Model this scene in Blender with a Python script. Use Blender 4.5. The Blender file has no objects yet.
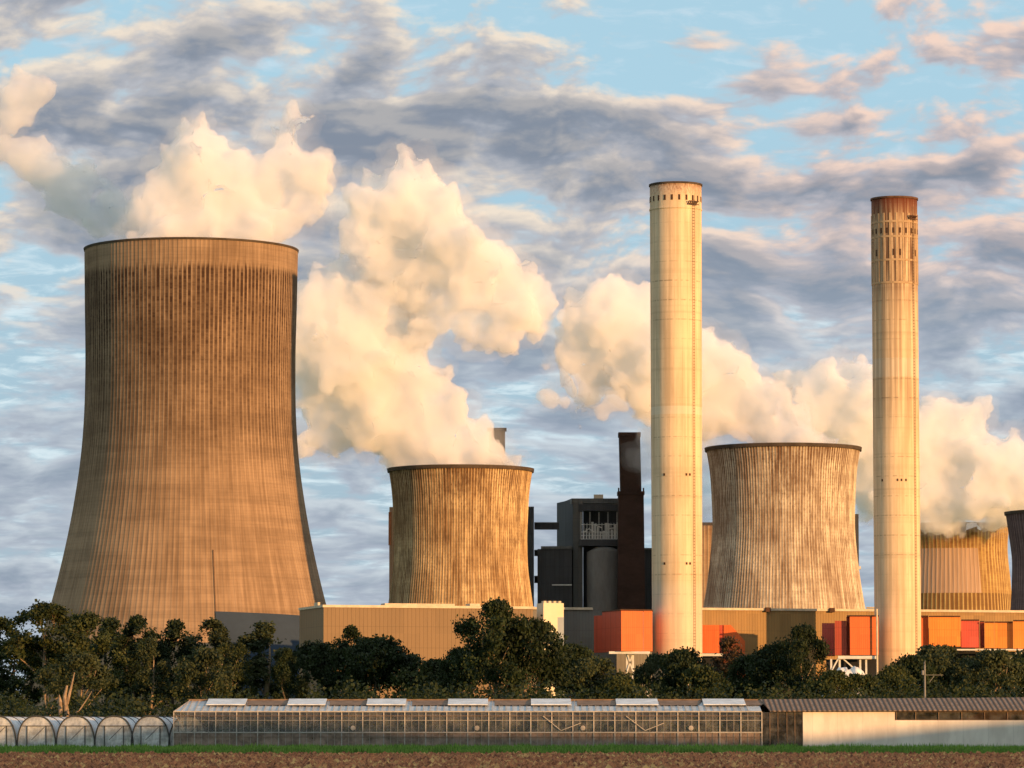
import bpy, math, random
import numpy as np
from mathutils import Vector
R = math.radians
PI = math.pi
S = bpy.context.scene
COL = S.collection

# ------------------------------------------------------------------ camera
F, HOR, CAMZ = 4000.0, 727.0, 2.1
TH = math.atan((HOR - 384) / F)
cd = bpy.data.cameras.new('camera')
cam = bpy.data.objects.new('camera', cd)
COL.objects.link(cam)
cd.sensor_width = 36.0
cd.lens = F / 1024 * 36
cd.clip_start = 1.0
cd.clip_end = 60000
cam.location = (0, 0, CAMZ)
cam.rotation_euler = (R(90) + TH, 0, 0)
S.camera = cam

# ------------------------------------------------------------------ light
SUN_AZ, SUN_EL = R(46.0), R(5.4)        # measured from the direction back to the camera, to the right
S.view_settings.view_transform = 'Standard'
S.view_settings.look = 'None'
S.view_settings.gamma = 1
S.view_settings.exposure = 0.45
S.render.engine = 'CYCLES'
S.cycles.max_bounces = 12
S.cycles.diffuse_bounces = 2
S.cycles.glossy_bounces = 2
S.cycles.transparent_max_bounces = 24
S.cycles.volume_bounces = 12
S.cycles.use_denoising = True
S.cycles.use_adaptive_sampling = True
S.cycles.adaptive_threshold = 0.02
sl = bpy.data.lights.new('sun', 'SUN')
sl.energy = 4.9
sl.angle = R(0.5)
sl.color = (1.0, 0.535, 0.20)
sun = bpy.data.objects.new('sun', sl)
COL.objects.link(sun)
sdir = Vector((math.sin(SUN_AZ) * math.cos(SUN_EL), -math.cos(SUN_AZ) * math.cos(SUN_EL), math.sin(SUN_EL)))
sun.rotation_euler = (-sdir).to_track_quat('-Z', 'Y').to_euler()


# ------------------------------------------------------------------ node helper
class NT:
    def __init__(s, tree):
        s.t = tree
        tree.nodes.clear()

    def n(s, typ, **kw):
        nd = s.t.nodes.new(typ)
        for k, v in kw.items():
            setattr(nd, k, v)
        return nd

    def put(s, sock, v):
        if isinstance(v, bpy.types.NodeSocket):
            s.t.links.new(v, sock)
        elif v is not None:
            if sock.type == 'RGBA' and not hasattr(v, '__len__'):
                v = (v, v, v, 1)
            elif sock.type == 'RGBA' and len(v) == 3:
                v = tuple(v) + (1,)
            sock.default_value = v

    def m(s, op, a, b=None, c=None, clamp=False):
        nd = s.n('ShaderNodeMath', operation=op, use_clamp=clamp)
        s.put(nd.inputs[0], a)
        if b is not None:
            s.put(nd.inputs[1], b)
        if c is not None:
            s.put(nd.inputs[2], c)
        return nd.outputs[0]

    def add(s, a, b): return s.m('ADD', a, b)
    def sub(s, a, b): return s.m('SUBTRACT', a, b)
    def mul(s, a, b): return s.m('MULTIPLY', a, b)
    def div(s, a, b): return s.m('DIVIDE', a, b)

    def rng(s, v, a, b, c=0.0, d=1.0, smooth=True):
        nd = s.n('ShaderNodeMapRange', interpolation_type='SMOOTHSTEP' if smooth else 'LINEAR')
        s.put(nd.inputs[0], v)
        for i, x in enumerate((a, b, c, d)):
            s.put(nd.inputs[i + 1], x)
        return nd.outputs[0]

    def mix(s, f, a, b, mode='MIX'):
        nd = s.n('ShaderNodeMix', data_type='RGBA', blend_type=mode)
        s.put(nd.inputs[0], f)
        s.put(nd.inputs[6], a)
        s.put(nd.inputs[7], b)
        return nd.outputs[2]

    def noise(s, vec, scale=1.0, detail=4.0, rough=0.5, dist=0.0, typ='FBM'):
        nd = s.n('ShaderNodeTexNoise', noise_dimensions='3D')
        s.put(nd.inputs['Vector'], vec)
        s.put(nd.inputs['Scale'], scale)
        s.put(nd.inputs['Detail'], detail)
        s.put(nd.inputs['Roughness'], rough)
        s.put(nd.inputs['Distortion'], dist)
        return nd.outputs[0]

    def xyz(s, x, y, z=0.0):
        nd = s.n('ShaderNodeCombineXYZ')
        s.put(nd.inputs[0], x); s.put(nd.inputs[1], y); s.put(nd.inputs[2], z)
        return nd.outputs[0]

    def sep(s, v):
        nd = s.n('ShaderNodeSeparateXYZ')
        s.put(nd.inputs[0], v)
        return nd.outputs

    def obj(s):
        return s.n('ShaderNodeTexCoord').outputs['Object']

    def bump(s, h, strength=0.3, dist=0.1):
        nd = s.n('ShaderNodeBump')
        nd.inputs['Strength'].default_value = strength
        nd.inputs['Distance'].default_value = dist
        s.put(nd.inputs['Height'], h)
        return nd.outputs[0]

    def pbr(s, col, rough=0.85, normal=None, metal=0.0, spec=0.3):
        nd = s.n('ShaderNodeBsdfPrincipled')
        s.put(nd.inputs['Base Color'], col)
        s.put(nd.inputs['Roughness'], rough)
        nd.inputs['Metallic'].default_value = metal
        nd.inputs['Specular IOR Level'].default_value = spec
        if normal is not None:
            s.put(nd.inputs['Normal'], normal)
        return nd.outputs[0]

    def out(s, surf=None, vol=None):
        o = s.n('ShaderNodeOutputMaterial')
        if surf is not None:
            s.put(o.inputs['Surface'], surf)
        if vol is not None:
            s.put(o.inputs['Volume'], vol)


def newmat(name):
    m = bpy.data.materials.new(name)
    m.use_nodes = True
    return m, NT(m.node_tree)


def plain(name, col, rough=0.8, var=0.25, scale=0.3, metal=0.0, bump=0.0, stretch=(1, 1, 1), spec=0.3):
    """painted / weathered surface with some dirt"""
    m, t = newmat(name)
    o = t.obj()
    mp = t.n('ShaderNodeMapping')
    t.put(mp.inputs[0], o)
    mp.inputs['Scale'].default_value = stretch
    v = mp.outputs[0]
    f = t.noise(v, scale, 6, 0.6)
    g = t.noise(v, scale * 7, 3, 0.6)
    k = t.add(t.mul(t.rng(f, 0.3, 0.7), 0.7), t.mul(t.rng(g, 0.3, 0.7), 0.3))
    c = t.mix(k, tuple(x * (1 - var) for x in col), tuple(min(1, x * (1 + var)) for x in col))
    nm = t.bump(g, 0.4, bump) if bump else None
    t.out(t.pbr(c, rough, nm, metal, spec))
    return m


def clad(name, col, pitch=1.2, var=0.12, rough=0.6):
    """vertical profiled sheet cladding; pitch in metres along local x"""
    m, t = newmat(name)
    x, y, z = t.sep(t.obj())[:3]
    q = t.div(t.add(x, t.mul(y, 0.37)), pitch)
    fr = t.m('FRACT', q)
    line = t.rng(t.m('ABSOLUTE', t.sub(fr, 0.5)), 0.36, 0.5)
    cell = t.m('FLOOR', t.div(q, 4.0))
    nz = t.noise(t.xyz(t.mul(cell, 7.3), t.mul(t.m('FLOOR', t.div(z, 9.0)), 3.1), 0.5), 1.0, 0)
    st = t.noise(t.xyz(t.mul(x, 0.5), t.mul(y, 0.5), t.mul(z, 0.04)), 1.0, 5, 0.6)
    k = t.add(t.mul(nz, 0.5), t.mul(st, 0.5))
    c = t.mix(t.rng(k, 0.35, 0.65), tuple(a * (1 - var) for a in col), tuple(a * (1 + var) for a in col))
    c = t.mix(t.mul(line, 0.35), c, tuple(a * 0.45 for a in col))
    hj = t.rng(t.m('ABSOLUTE', t.sub(t.m('FRACT', t.div(z, 7.7)), 0.5)), 0.485, 0.495)
    c = t.mix(t.mul(hj, 0.45), c, tuple(a * 0.4 for a in col))
    run = t.noise(t.xyz(t.mul(x, 1.3), t.mul(y, 1.3), t.mul(z, 0.06)), 1.0, 5, 0.7)
    c = t.mix(t.rng(run, 0.55, 0.72, 0.0, 0.45), c, tuple(a * 0.5 for a in col))
    t.out(t.pbr(c, rough, t.bump(line, 0.5, 0.1)))
    return m


# ------------------------------------------------------------------ world
W = bpy.data.worlds.new('World')
S.world = W
W.use_nodes = True
t = NT(W.node_tree)
sky = t.n('ShaderNodeTexSky', sky_type='NISHITA')
sky.sun_disc = False
sky.sun_elevation = SUN_EL
sky.sun_rotation = math.atan2(sdir.x, sdir.y)
sky.altitude = 60
sky.air_density = 1.0
sky.dust_density = 0.6
sky.ozone_density = 2.0
d = t.n('ShaderNodeTexCoord').outputs['Generated']
dx, dy, dz = t.sep(d)[:3]
ay = t.m('MAXIMUM', t.m('ABSOLUTE', dy), 0.05)
U = t.div(dx, ay)                      # tangent of azimuth
V = t.m('MAXIMUM', t.div(dz, ay), 0.0)  # tangent of elevation, 0..0.18 in the picture
# stratocumulus sheet seen obliquely: rows get thinner towards the horizon
lv = t.m('LOGARITHM', t.add(V, 0.075), math.e)
warp = t.noise(t.xyz(t.mul(U, 16), t.mul(lv, 4.0), 3.3), 1.0, 3, 0.5)
warp2 = t.noise(t.xyz(t.mul(U, 16), t.mul(lv, 4.0), 8.3), 1.0, 3, 0.5)
P1x = t.add(t.mul(U, 62.0), t.mul(warp, 2.0))
P1y = t.add(t.mul(lv, 30.0), t.mul(warp2, 2.0))
big = t.noise(t.xyz(t.mul(U, 14), t.mul(lv, 9.0), 9.1), 1.0, 2, 0.5)


def cloudfield(ox, oy):
    v = t.xyz(t.add(P1x, ox), t.add(P1y, oy), 1.7)
    a = t.noise(v, 0.50, 7, 0.50, 0.0)
    c = t.noise(v, 1.5, 4, 0.5, 0.0)
    return t.add(t.mul(a, 0.74), t.mul(c, 0.26))


c0 = cloudfield(0, 0)
c1 = cloudfield(0.14, 0.34)


def gauss(cu, cv, su, sv, amp):
    a = t.m('POWER', t.div(t.sub(U, cu), su), 2.0)
    b = t.m('POWER', t.div(t.sub(V, cv), sv), 2.0)
    return t.mul(t.m('EXPONENT', t.mul(t.add(a, b), -1.0)), amp)


# large weather features: the grey bank across the middle, open blue upper right, thin rows low down
cov = t.add(t.mul(t.sub(big, 0.5), 0.16), 0.02)
for gz in ((-0.07, 0.147, 0.08, 0.016, 0.13), (0.01, 0.150, 0.05, 0.012, 0.09), (0.075, 0.134, 0.06, 0.010, 0.09), (0.085, 0.172, 0.06, 0.020, -0.04),
           (-0.01, 0.182, 0.05, 0.008, -0.06), (-0.11, 0.178, 0.035, 0.010, 0.04), (0.0, 0.110, 0.14, 0.016, 0.075), (0.05, 0.105, 0.05, 0.014, 0.07),
           (0.0, 0.070, 0.3, 0.025, 0.06), (0.0, 0.030, 0.3, 0.015, 0.05), (-0.115, 0.095, 0.02, 0.007, -0.07), (0.115, 0.100, 0.02, 0.008, -0.06)):
    cov = t.add(cov, gauss(*gz))
dens = t.add(c0, cov)
dens1 = t.add(c1, cov)
mask = t.rng(dens, 0.465, 0.575)
thick = t.rng(dens, 0.49, 0.70)
lit = t.rng(t.sub(dens, dens1), -0.05, 0.10)
edge = t.sub(1.0, thick)
lit = t.m('MULTIPLY', t.add(t.mul(lit, 0.85), t.mul(edge, 0.30)), t.rng(thick, 1.25, 0.3, 0.22, 1.0), clamp=True)
SK = 10.0     # the sky node's units: Background strength is 0.1
def sc(c, k=SK): return tuple(x * k for x in c)
shade_c = t.mix(thick, sc((0.29, 0.32, 0.39)), t.mix(t.rng(V, 0.09, 0.14), sc((0.19, 0.235, 0.30)), sc((0.165, 0.19, 0.24))))
hi_hi = t.mix(t.rng(U, 0.0, 0.09), sc((0.66, 0.565, 0.46)), sc((0.68, 0.50, 0.41)))
hi_c = t.mix(t.rng(V, 0.085, 0.125), sc((0.43, 0.48, 0.52)), hi_hi)
cl = t.mix(lit, shade_c, hi_c)
skyc = t.mix(0.85, sky.outputs[0], t.mix(t.rng(V, 0.0, 0.16, smooth=False), sc((0.27, 0.35, 0.45)), sc((0.33, 0.51, 0.62))))
# bright thin veil in the gaps of the lower sheet
gap = t.mul(t.rng(V, 0.135, 0.105), t.rng(V, 0.015, 0.04))
gn = t.noise(t.xyz(t.mul(U, 60), t.mul(lv, 45), 4.0), 1.0, 6, 0.6, 0.4)
skyc = t.mix(t.mul(gap, t.rng(gn, 0.44, 0.64, 0.0, 0.85)), skyc, sc((0.52, 0.63, 0.67)))
skyc = t.mix(t.rng(gn, 0.50, 0.75, 0.0, 0.35), skyc, sc((0.58, 0.62, 0.66)))
up = t.rng(dz, -0.01, 0.0, 0.0, 1.0)
cl = t.mix(t.mul(mask, 0.95), skyc, cl)
cl = t.mix(up, sc((0.2, 0.22, 0.25)), cl)
bg = t.n('ShaderNodeBackground')
t.put(bg.inputs[0], cl)
bg.inputs[1].default_value = 0.1
ow = t.n('ShaderNodeOutputWorld')
t.put(ow.inputs[0], bg.outputs[0])


# ------------------------------------------------------------------ geometry helpers
def P(px, py, Y):
    """world point seen at a pixel, at distance Y north of the camera"""
    a, b = (px - 512) / F, (384 - py) / F
    ct, st = math.cos(TH), math.sin(TH)
    k = Y / (ct - b * st)
    return Vector((a * k, Y, CAMZ + (st + b * ct) * k))


def link(name, me, mat, parent=None):
    o = bpy.data.objects.new(name, me)
    COL.objects.link(o)
    if mat is not None:
        me.materials.append(mat)
    if parent is not None:
        o.parent = parent
    return o


def tag(o, label=None, cat=None, group=None, kind=None):
    if label: o['label'] = label
    if cat: o['category'] = cat
    if group: o['group'] = group
    if kind: o['kind'] = kind
    return o


def empty(name, loc, rz=0, **kw):
    o = bpy.data.objects.new(name, None)
    COL.objects.link(o)
    o.location = loc
    o.rotation_euler = (0, 0, rz)
    o.empty_display_size = 1
    return tag(o, **kw)


class MB:
    def __init__(s):
        s.v, s.f, s.n = [], [], 0

    def add(s, v, f):
        s.v.extend(v)
        s.f.extend([tuple(i + s.n for i in q) for q in f])
        s.n += len(v)
        return s

    def prism(s, pts, z0, z1):
        n = len(pts)
        a = sum(pts[i][0] * pts[(i + 1) % n][1] - pts[(i + 1) % n][0] * pts[i][1] for i in range(n))
        if a < 0: pts = pts[::-1]
        v = [(x, y, z0) for x, y in pts] + [(x, y, z1) for x, y in pts]
        f = [tuple(range(n))[::-1], tuple(range(n, 2 * n))]
        f += [(i, (i + 1) % n, n + (i + 1) % n, n + i) for i in range(n)]
        return s.add(v, f)

    def box(s, x0, x1, y0, y1, z0, z1):
        return s.prism([(x0, y0), (x1, y0), (x1, y1), (x0, y1)], z0, z1)

    def bar(s, a, b, w, h=None):
        """square bar between two points"""
        a, b = Vector(a), Vector(b)
        h = h or w
        d = (b - a).normalized()
        u = d.cross(Vector((0, 0, 1)))
        if u.length < 1e-3: u = Vector((1, 0, 0))
        u.normalize()
        w2 = u * (w / 2)
        q = d.cross(u).normalized() * (h / 2)
        v = []
        for p in (a, b):
            v += [tuple(p + w2 + q), tuple(p - w2 + q), tuple(p - w2 - q), tuple(p + w2 - q)]
        return s.add(v, [(0, 1, 2, 3), (7, 6, 5, 4), (0, 4, 5, 1), (1, 5, 6, 2), (2, 6, 7, 3), (3, 7, 4, 0)])

    def tube(s, pts, rad, n=8):
        pts = [Vector(p) for p in pts]
        if not hasattr(rad, '__len__'): rad = [rad] * len(pts)
        v, f = [], []
        for i, p in enumerate(pts):
            d = (pts[min(i + 1, len(pts) - 1)] - pts[max(i - 1, 0)]).normalized()
            u = d.cross(Vector((0.13, 1, 0.07))).normalized()
            w = d.cross(u)
            for k in range(n):
                a = 2 * PI * k / n
                v.append(tuple(p + (u * math.cos(a) + w * math.sin(a)) * rad[i]))
        for i in range(len(pts) - 1):
            for k in range(n):
                k2 = (k + 1) % n
                f.append((i * n + k, i * n + k2, (i + 1) * n + k2, (i + 1) * n + k))
        f.append(tuple(range(n))[::-1])
        f.append(tuple(range((len(pts) - 1) * n, len(pts) * n)))
        return s.add(v, f)

    def lathe(s, prof, n=96, ribs=0, rib=0.0, closed=False):
        """prof: list of (radius, z); outer surface; ribs ripple the radius"""
        v, f = [], []
        for r, z in prof:
            for k in range(n):
                a = 2 * PI * k / n
                rr = r
                if ribs and rib:
                    ph = (k * ribs / n) % 1.0
                    rr = r + (rib if ph < 0.3 else 0.0)
                v.append((rr * math.sin(a), -rr * math.cos(a), z))
        m = len(prof)
        for i in range(m - 1 + (1 if closed else 0)):
            for k in range(n):
                k2 = (k + 1) % n
                i2 = (i + 1) % m
                f.append((i * n + k, i * n + k2, i2 * n + k2, i2 * n + k))
        return s.add(v, f)

    def build(s, name, mat, parent=None, smooth=False):
        me = bpy.data.meshes.new(name)
        me.from_pydata([tuple(p) for p in s.v], [], s.f)
        if smooth:
            me.polygons.foreach_set('use_smooth', [True] * len(me.polygons))
        me.update()
        return link(name, me, mat, parent)


def np_mesh(name, verts, quads, smooth=False):
    me = bpy.data.meshes.new(name)
    nq = len(quads)
    k = quads.shape[1]
    me.vertices.add(len(verts))
    me.vertices.foreach_set('co', np.asarray(verts, np.float32).ravel())
    me.loops.add(nq * k)
    me.loops.foreach_set('vertex_index', quads.astype(np.int32).ravel())
    me.polygons.add(nq)
    me.polygons.foreach_set('loop_start', np.arange(0, nq * k, k, dtype=np.int32))
    me.update(calc_edges=True)
    if smooth:
        me.polygons.foreach_set('use_smooth', [True] * nq)
    return me


# ------------------------------------------------------------------ ground
m, t = newmat('soil')
o = t.obj()
n1 = t.noise(o, 0.9, 8, 0.7)
n2 = t.noise(o, 0.06, 3, 0.5)
c = t.mix(t.rng(n1, 0.35, 0.65), (0.06, 0.024, 0.013), (0.26, 0.10, 0.045))
c = t.mix(t.rng(n2, 0.4, 0.6, 0.0, 0.5), c, (0.22, 0.13, 0.05))
t.out(t.pbr(c, 0.95, t.bump(n1, 0.8, 0.3)))
M_soil = m
m, t = newmat('turf')
o = t.obj()
n1 = t.noise(o, 0.5, 6, 0.65)
c = t.mix(t.rng(n1, 0.35, 0.65), (0.05, 0.11, 0.015), (0.11, 0.20, 0.035))
t.out(t.pbr(c, 0.95))
M_turf = m

g = MB()
g.add([(-9000, -400, 0), (9000, -400, 0), (9000, 30000, 0), (-9000, 30000, 0)], [(0, 1, 2, 3)])
tag(g.build('ground', M_turf), 'flat grassy ground reaching to the horizon under the power station', kind='structure')
g = MB()
g.add([(-120, 60, 0.02), (140, 60, 0.02), (140, 318, 0.02), (-120, 318, 0.02)], [(0, 1, 2, 3)])
tag(g.build('field', M_soil), 'ploughed reddish brown field in the foreground', kind='structure')

rs = np.random.RandomState(7)
# clods of earth and dry stubble
N = 42000
y = 198 + 112 * rs.rand(N) ** 1.2
x = (rs.rand(N) - 0.5) * 2 * (y * 0.145)
s = 0.06 + 0.20 * rs.rand(N) ** 3
base = np.array([[1, 0, 0], [0, 1, 0], [-1, 0, 0], [0, -1, 0], [0, 0, 1]], float)
ang = rs.rand(N) * PI
ca, sa = np.cos(ang), np.sin(ang)
v = np.zeros((N, 5, 3))
jit = 0.6 + 0.8 * rs.rand(N, 5, 1)
b = base[None] * jit
v[..., 0] = (b[..., 0] * ca[:, None] - b[..., 1] * sa[:, None]) * s[:, None] + x[:, None]
v[..., 1] = (b[..., 0] * sa[:, None] + b[..., 1] * ca[:, None]) * s[:, None] + y[:, None]
v[..., 2] = b[..., 2] * s[:, None] * 0.9 + 0.015
fi = np.array([[0, 1, 4], [1, 2, 4], [2, 3, 4], [3, 0, 4]])
q = (fi[None] + 5 * np.arange(N)[:, None, None]).reshape(-1, 3)
m, t = newmat('clods')
o = t.obj()
n1 = t.noise(o, 2.2, 3, 0.7)
n2 = t.noise(o, 0.35, 4, 0.6)
c = t.mix(t.rng(n1, 0.3, 0.7), (0.09, 0.028, 0.014), (0.55, 0.21, 0.08))
c = t.mix(t.rng(n2, 0.52, 0.66, 0.0, 0.7), c, (0.75, 0.48, 0.16))
t.out(t.pbr(c, 0.95))
ob = link('gravel_clods', np_mesh('clods', v.reshape(-1, 3), q), m)
tag(ob, 'loose reddish clods and dry stubble scattered over the ploughed field', 'soil clods', kind='stuff')

# grass verge: blades in tufts
N = 80000
y = np.concatenate([316 + 82 * rs.rand(N // 2) ** 1.0, 313 + 16 * rs.rand(N - N // 2)])
x = (rs.rand(N) - 0.5) * 2 * (y * 0.14)
cl_ = 0.5 + 0.5 * np.sin(x * 0.9 + 3 * np.sin(x * 0.23)) * np.sin(x * 0.37 + y * 0.1)
h = 0.16 + 0.42 * rs.rand(N) * (0.4 + cl_)
w = 0.03 + 0.05 * rs.rand(N)
ang = rs.rand(N) * PI
lean = (rs.rand(N, 2) - 0.5) * 0.3
v = np.zeros((N, 3, 3))
v[:, 0, 0] = x - np.cos(ang) * w; v[:, 0, 1] = y - np.sin(ang) * w
v[:, 1, 0] = x + np.cos(ang) * w; v[:, 1, 1] = y + np.sin(ang) * w
v[:, 2, 0] = x + lean[:, 0] * h * 2; v[:, 2, 1] = y + lean[:, 1] * h * 2; v[:, 2, 2] = h
q = (np.array([[0, 1, 2]])[None] + 3 * np.arange(N)[:, None, None]).reshape(-1, 3)
m, t = newmat('grass')
o = t.obj()
n1 = t.noise(o, 0.8, 4, 0.6)
c = t.mix(t.rng(n1, 0.35, 0.65), (0.06, 0.15, 0.015), (0.22, 0.36, 0.06))
t.out(t.pbr(c, 0.9))
M_grass = m
ob = link('grass', np_mesh('grass', v.reshape(-1, 3), q), m)
tag(ob, 'strip of green grass between the ploughed field and the greenhouses', 'grass', kind='stuff')

# a rise added to the south-east, outside the picture, shaped to shade the foreground
hv, hq = [], []
nx = 60
for i in range(nx + 1):
    u = i / nx
    # axis runs across the sun direction
    cx, cy = 184 + (-205 + u * 340) * math.cos(SUN_AZ), 261 + (-205 + u * 340) * math.sin(SUN_AZ)
    hh = 20.6 + 0.35 * math.sin(u * 33) + 0.2 * math.sin(u * 71 + 1)
    pe = -205 + u * 340
    hh += 0.155 * min(max(-pe - 8, 0), 36)
    hh *= min(1, u * 12, (1 - u) * 8)
    for k, (off, z) in enumerate(((-34, -0.3), (-18, 0.5), (-5, 0.95), (0, 1), (5, 0.95), (18, 0.5), (34, -0.3))):
        hv.append((cx + off * math.sin(SUN_AZ), cy - off * math.cos(SUN_AZ), hh * z if z > 0 else -1))
for i in range(nx):
    for k in range(6):
        a = i * 7 + k
        hq.append((a, a + 1, a + 8, a + 7))
hb = MB(); hb.add(hv, hq)
tag(hb.build('shade_mound', M_turf, smooth=True), 'unseen grassy rise added to shade the field', kind='structure')


# ------------------------------------------------------------------ concrete materials
def tower_mat(name, c_lo, c_hi, stain, nrib, H, profile, patch=None, top_clean=0.0, spots=0.5, lift=1.4, streak=0.5, warm=None):
    """ribbed concrete shell; profile = [(z/H, line strength)]"""
    m, t = newmat(name)
    x, y, z = t.sep(t.obj())[:3]
    a = t.m('ARCTAN2', x, t.mul(y, -1.0))
    zr = t.div(z, H)
    ramp = t.n('ShaderNodeValToRGB')
    el = ramp.color_ramp.elements
    while len(el) < len(profile): el.new(0.5)
    for e, (p, s_) in zip(el, profile):
        e.position = p; e.color = (s_, s_, s_, 1)
    edge_n = t.noise(t.xyz(t.mul(a, 26), 0.0, 2.0), 1.0, 4, 0.75)
    t.put(ramp.inputs[0], t.add(zr, t.mul(t.sub(edge_n, 0.5), 0.05)))
    ls = ramp.outputs[0]
    q = t.mul(a, nrib / (2 * PI))
    fr = t.m('FRACT', t.add(q, 100.0))
    cell = t.m('FLOOR', t.add(q, 100.0))
    line = t.rng(t.m('ABSOLUTE', t.sub(fr, 0.5)), 0.22, 0.46, 1.0, 0.0)
    # each bay is weathered by its own amount, broken along the height
    cn = t.noise(t.xyz(t.mul(cell, 1.37), t.mul(z, 0.035), 5.0), 1.0, 5, 0.65)
    cn2 = t.noise(t.xyz(t.mul(cell, 3.1), t.mul(z, 0.5), 8.0), 1.0, 4, 0.7)
    bay = t.add(0.42, t.add(t.mul(t.rng(cn, 0.25, 0.7), 0.6), t.mul(t.rng(cn2, 0.4, 0.65), 0.25)))
    zone = t.noise(t.xyz(t.mul(a, 2.2), t.mul(z, 0.035), 1.0), 1.0, 6, 0.6)
    stk = t.noise(t.xyz(t.mul(a, 30), t.mul(z, 0.025), 6.0), 1.0, 6, 0.65)
    lifts = t.rng(t.m('ABSOLUTE', t.sub(t.m('FRACT', t.div(z, lift)), 0.5)), 0.38, 0.5)
    hb_ = t.noise(t.xyz(t.mul(a, 0.8), t.mul(z, 0.16), 11.0), 1.0, 4, 0.6)
    col = t.mix(t.rng(t.add(t.mul(zone, 0.45), t.mul(stk, 0.55)), 0.38, 0.62), c_lo, c_hi)
    col = t.mix(t.rng(hb_, 0.42, 0.62, 0.0, 0.22), col, stain)
    dk = t.m('MULTIPLY', t.mul(line, bay), ls, clamp=True)
    col = t.mix(dk, col, stain)
    sp = t.noise(t.xyz(t.mul(a, 55), t.mul(z, 0.45), 2.0), 1.0, 5, 0.75)
    spm = t.mul(t.mul(t.rng(sp, 0.54, 0.68), t.rng(zone, 0.38, 0.6)), t.mul(ls, spots))
    col = t.mix(spm, col, tuple(v * 0.55 for v in stain))
    col = t.mix(t.mul(t.mul(t.rng(stk, 0.55, 0.75), ls), streak), col, stain)
    blot = t.noise(t.xyz(t.mul(a, 26), t.mul(z, 0.075), 21.0), 1.0, 8, 0.75)
    bz = t.noise(t.xyz(t.mul(a, 3.5), t.mul(z, 0.05), 31.0), 1.0, 4, 0.6)
    blot = t.add(t.mul(blot, 0.6), t.mul(bz, 0.4))
    col = t.mix(t.mul(t.mul(t.rng(blot, 0.47, 0.62), t.add(0.12, ls)), 0.85 * min(1.0, spots)), col, stain)
    col = t.mix(t.mul(lifts, 0.16), col, stain)
    if top_clean:
        rim = t.rng(zr, top_clean, 1.0, 0.0, 1.0)
        col = t.mix(t.mul(t.rng(zr, 0.992, 0.997), 0.8), col, stain)
    if patch:
        a0, a1, z0, z1, pc = patch
        inn = t.mul(t.mul(t.m('GREATER_THAN', a, a0), t.m('LESS_THAN', t.add(a, t.mul(z, 0.0012)), a1)),
                    t.mul(t.m('GREATER_THAN', z, z0), t.m('LESS_THAN', z, z1)))
        pcol = t.mix(t.rng(stk, 0.4, 0.65), pc, tuple(v * 0.72 for v in pc))
        pcol = t.mix(t.mul(line, 0.3), pcol, stain)
        col = t.mix(inn, col, pcol)
        under = t.mul(t.m('LESS_THAN', z, z0), t.m('GREATER_THAN', a, a0 - 1))
        col = t.mix(t.mul(under, t.mul(line, 0.75)), col, tuple(v * 0.6 for v in stain))
    hgt = t.add(t.mul(line, -1.0), t.mul(cn2, 0.3))
    t.out(t.pbr(col, 0.93, t.bump(hgt, 0.35, 0.2), spec=0.1))
    return m


def shell_profile(pts, n=70):
    """smooth radius(z) by Catmull through (z, r)"""
    zs = np.array([p[0] for p in pts], float)
    rr = np.array([p[1] for p in pts], float)
    z = np.linspace(zs[0], zs[-1], n)
    # cubic Hermite
    m_ = np.gradient(rr, zs)
    out = []
    for zz in z:
        i = min(len(zs) - 2, max(0, int(np.searchsorted(zs, zz) - 1)))
        h_ = zs[i + 1] - zs[i]
        u = (zz - zs[i]) / h_
        out.append(((2 * u**3 - 3 * u**2 + 1) * rr[i] + (u**3 - 2 * u**2 + u) * h_ * m_[i] + (-2 * u**3 + 3 * u**2) * rr[i + 1] + (u**3 - u**2) * h_ * m_[i + 1], zz))
    return out


M_dark_conc = plain('dark_rim', (0.07, 0.05, 0.035), 0.95, 0.4, 0.2)
M_steel_dark = plain('rusty_steel', (0.11, 0.055, 0.03), 0.8, 0.4, 0.5)
M_inner = plain('shell_inside', (0.12, 0.10, 0.08), 0.95, 0.3, 0.1)


def cooling_tower(px, D, pts, mat, nrib, label, rim_over=0.6, rib=0.12, rimh=1.6):
    c_ = P(px, 600, D)
    root = empty('cooling_tower', (c_.x, D, 0), label=label, cat='cooling tower', group='concrete cooling towers of the power station')
    prof = shell_profile(pts)
    H = prof[-1][1]
    MB().lathe(prof, n=nrib * 5, ribs=nrib, rib=rib).build('shell', mat, root)
    rt = prof[-1][0]
    inn = [(r - 1.0, z) for r, z in prof[::-3] if z > 12]
    MB().lathe(inn, n=96).build('inner_wall', M_inner, root, smooth=True)
    ri = MB().lathe([(rt - 1.2, H - rimh), (rt + rim_over, H - rimh), (rt + rim_over + 0.2, H), (rt - 1.2, H + 0.05)], n=180, closed=True)
    ri.build('rim', M_dark_conc, root)
    return root, H, c_


# sizes in metres, read off the photo at each distance
def spts(D, px, rows, zbase_r):
    """rows: (py, half width px) -> (z, r)"""
    out = [(0, zbase_r)]
    for py, hw in sorted(rows, key=lambda r: -r[0]):
        p = P(px, py, D)
        out.append((p.z, hw * D / F * (1 + 0.0)))
    return out


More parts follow.
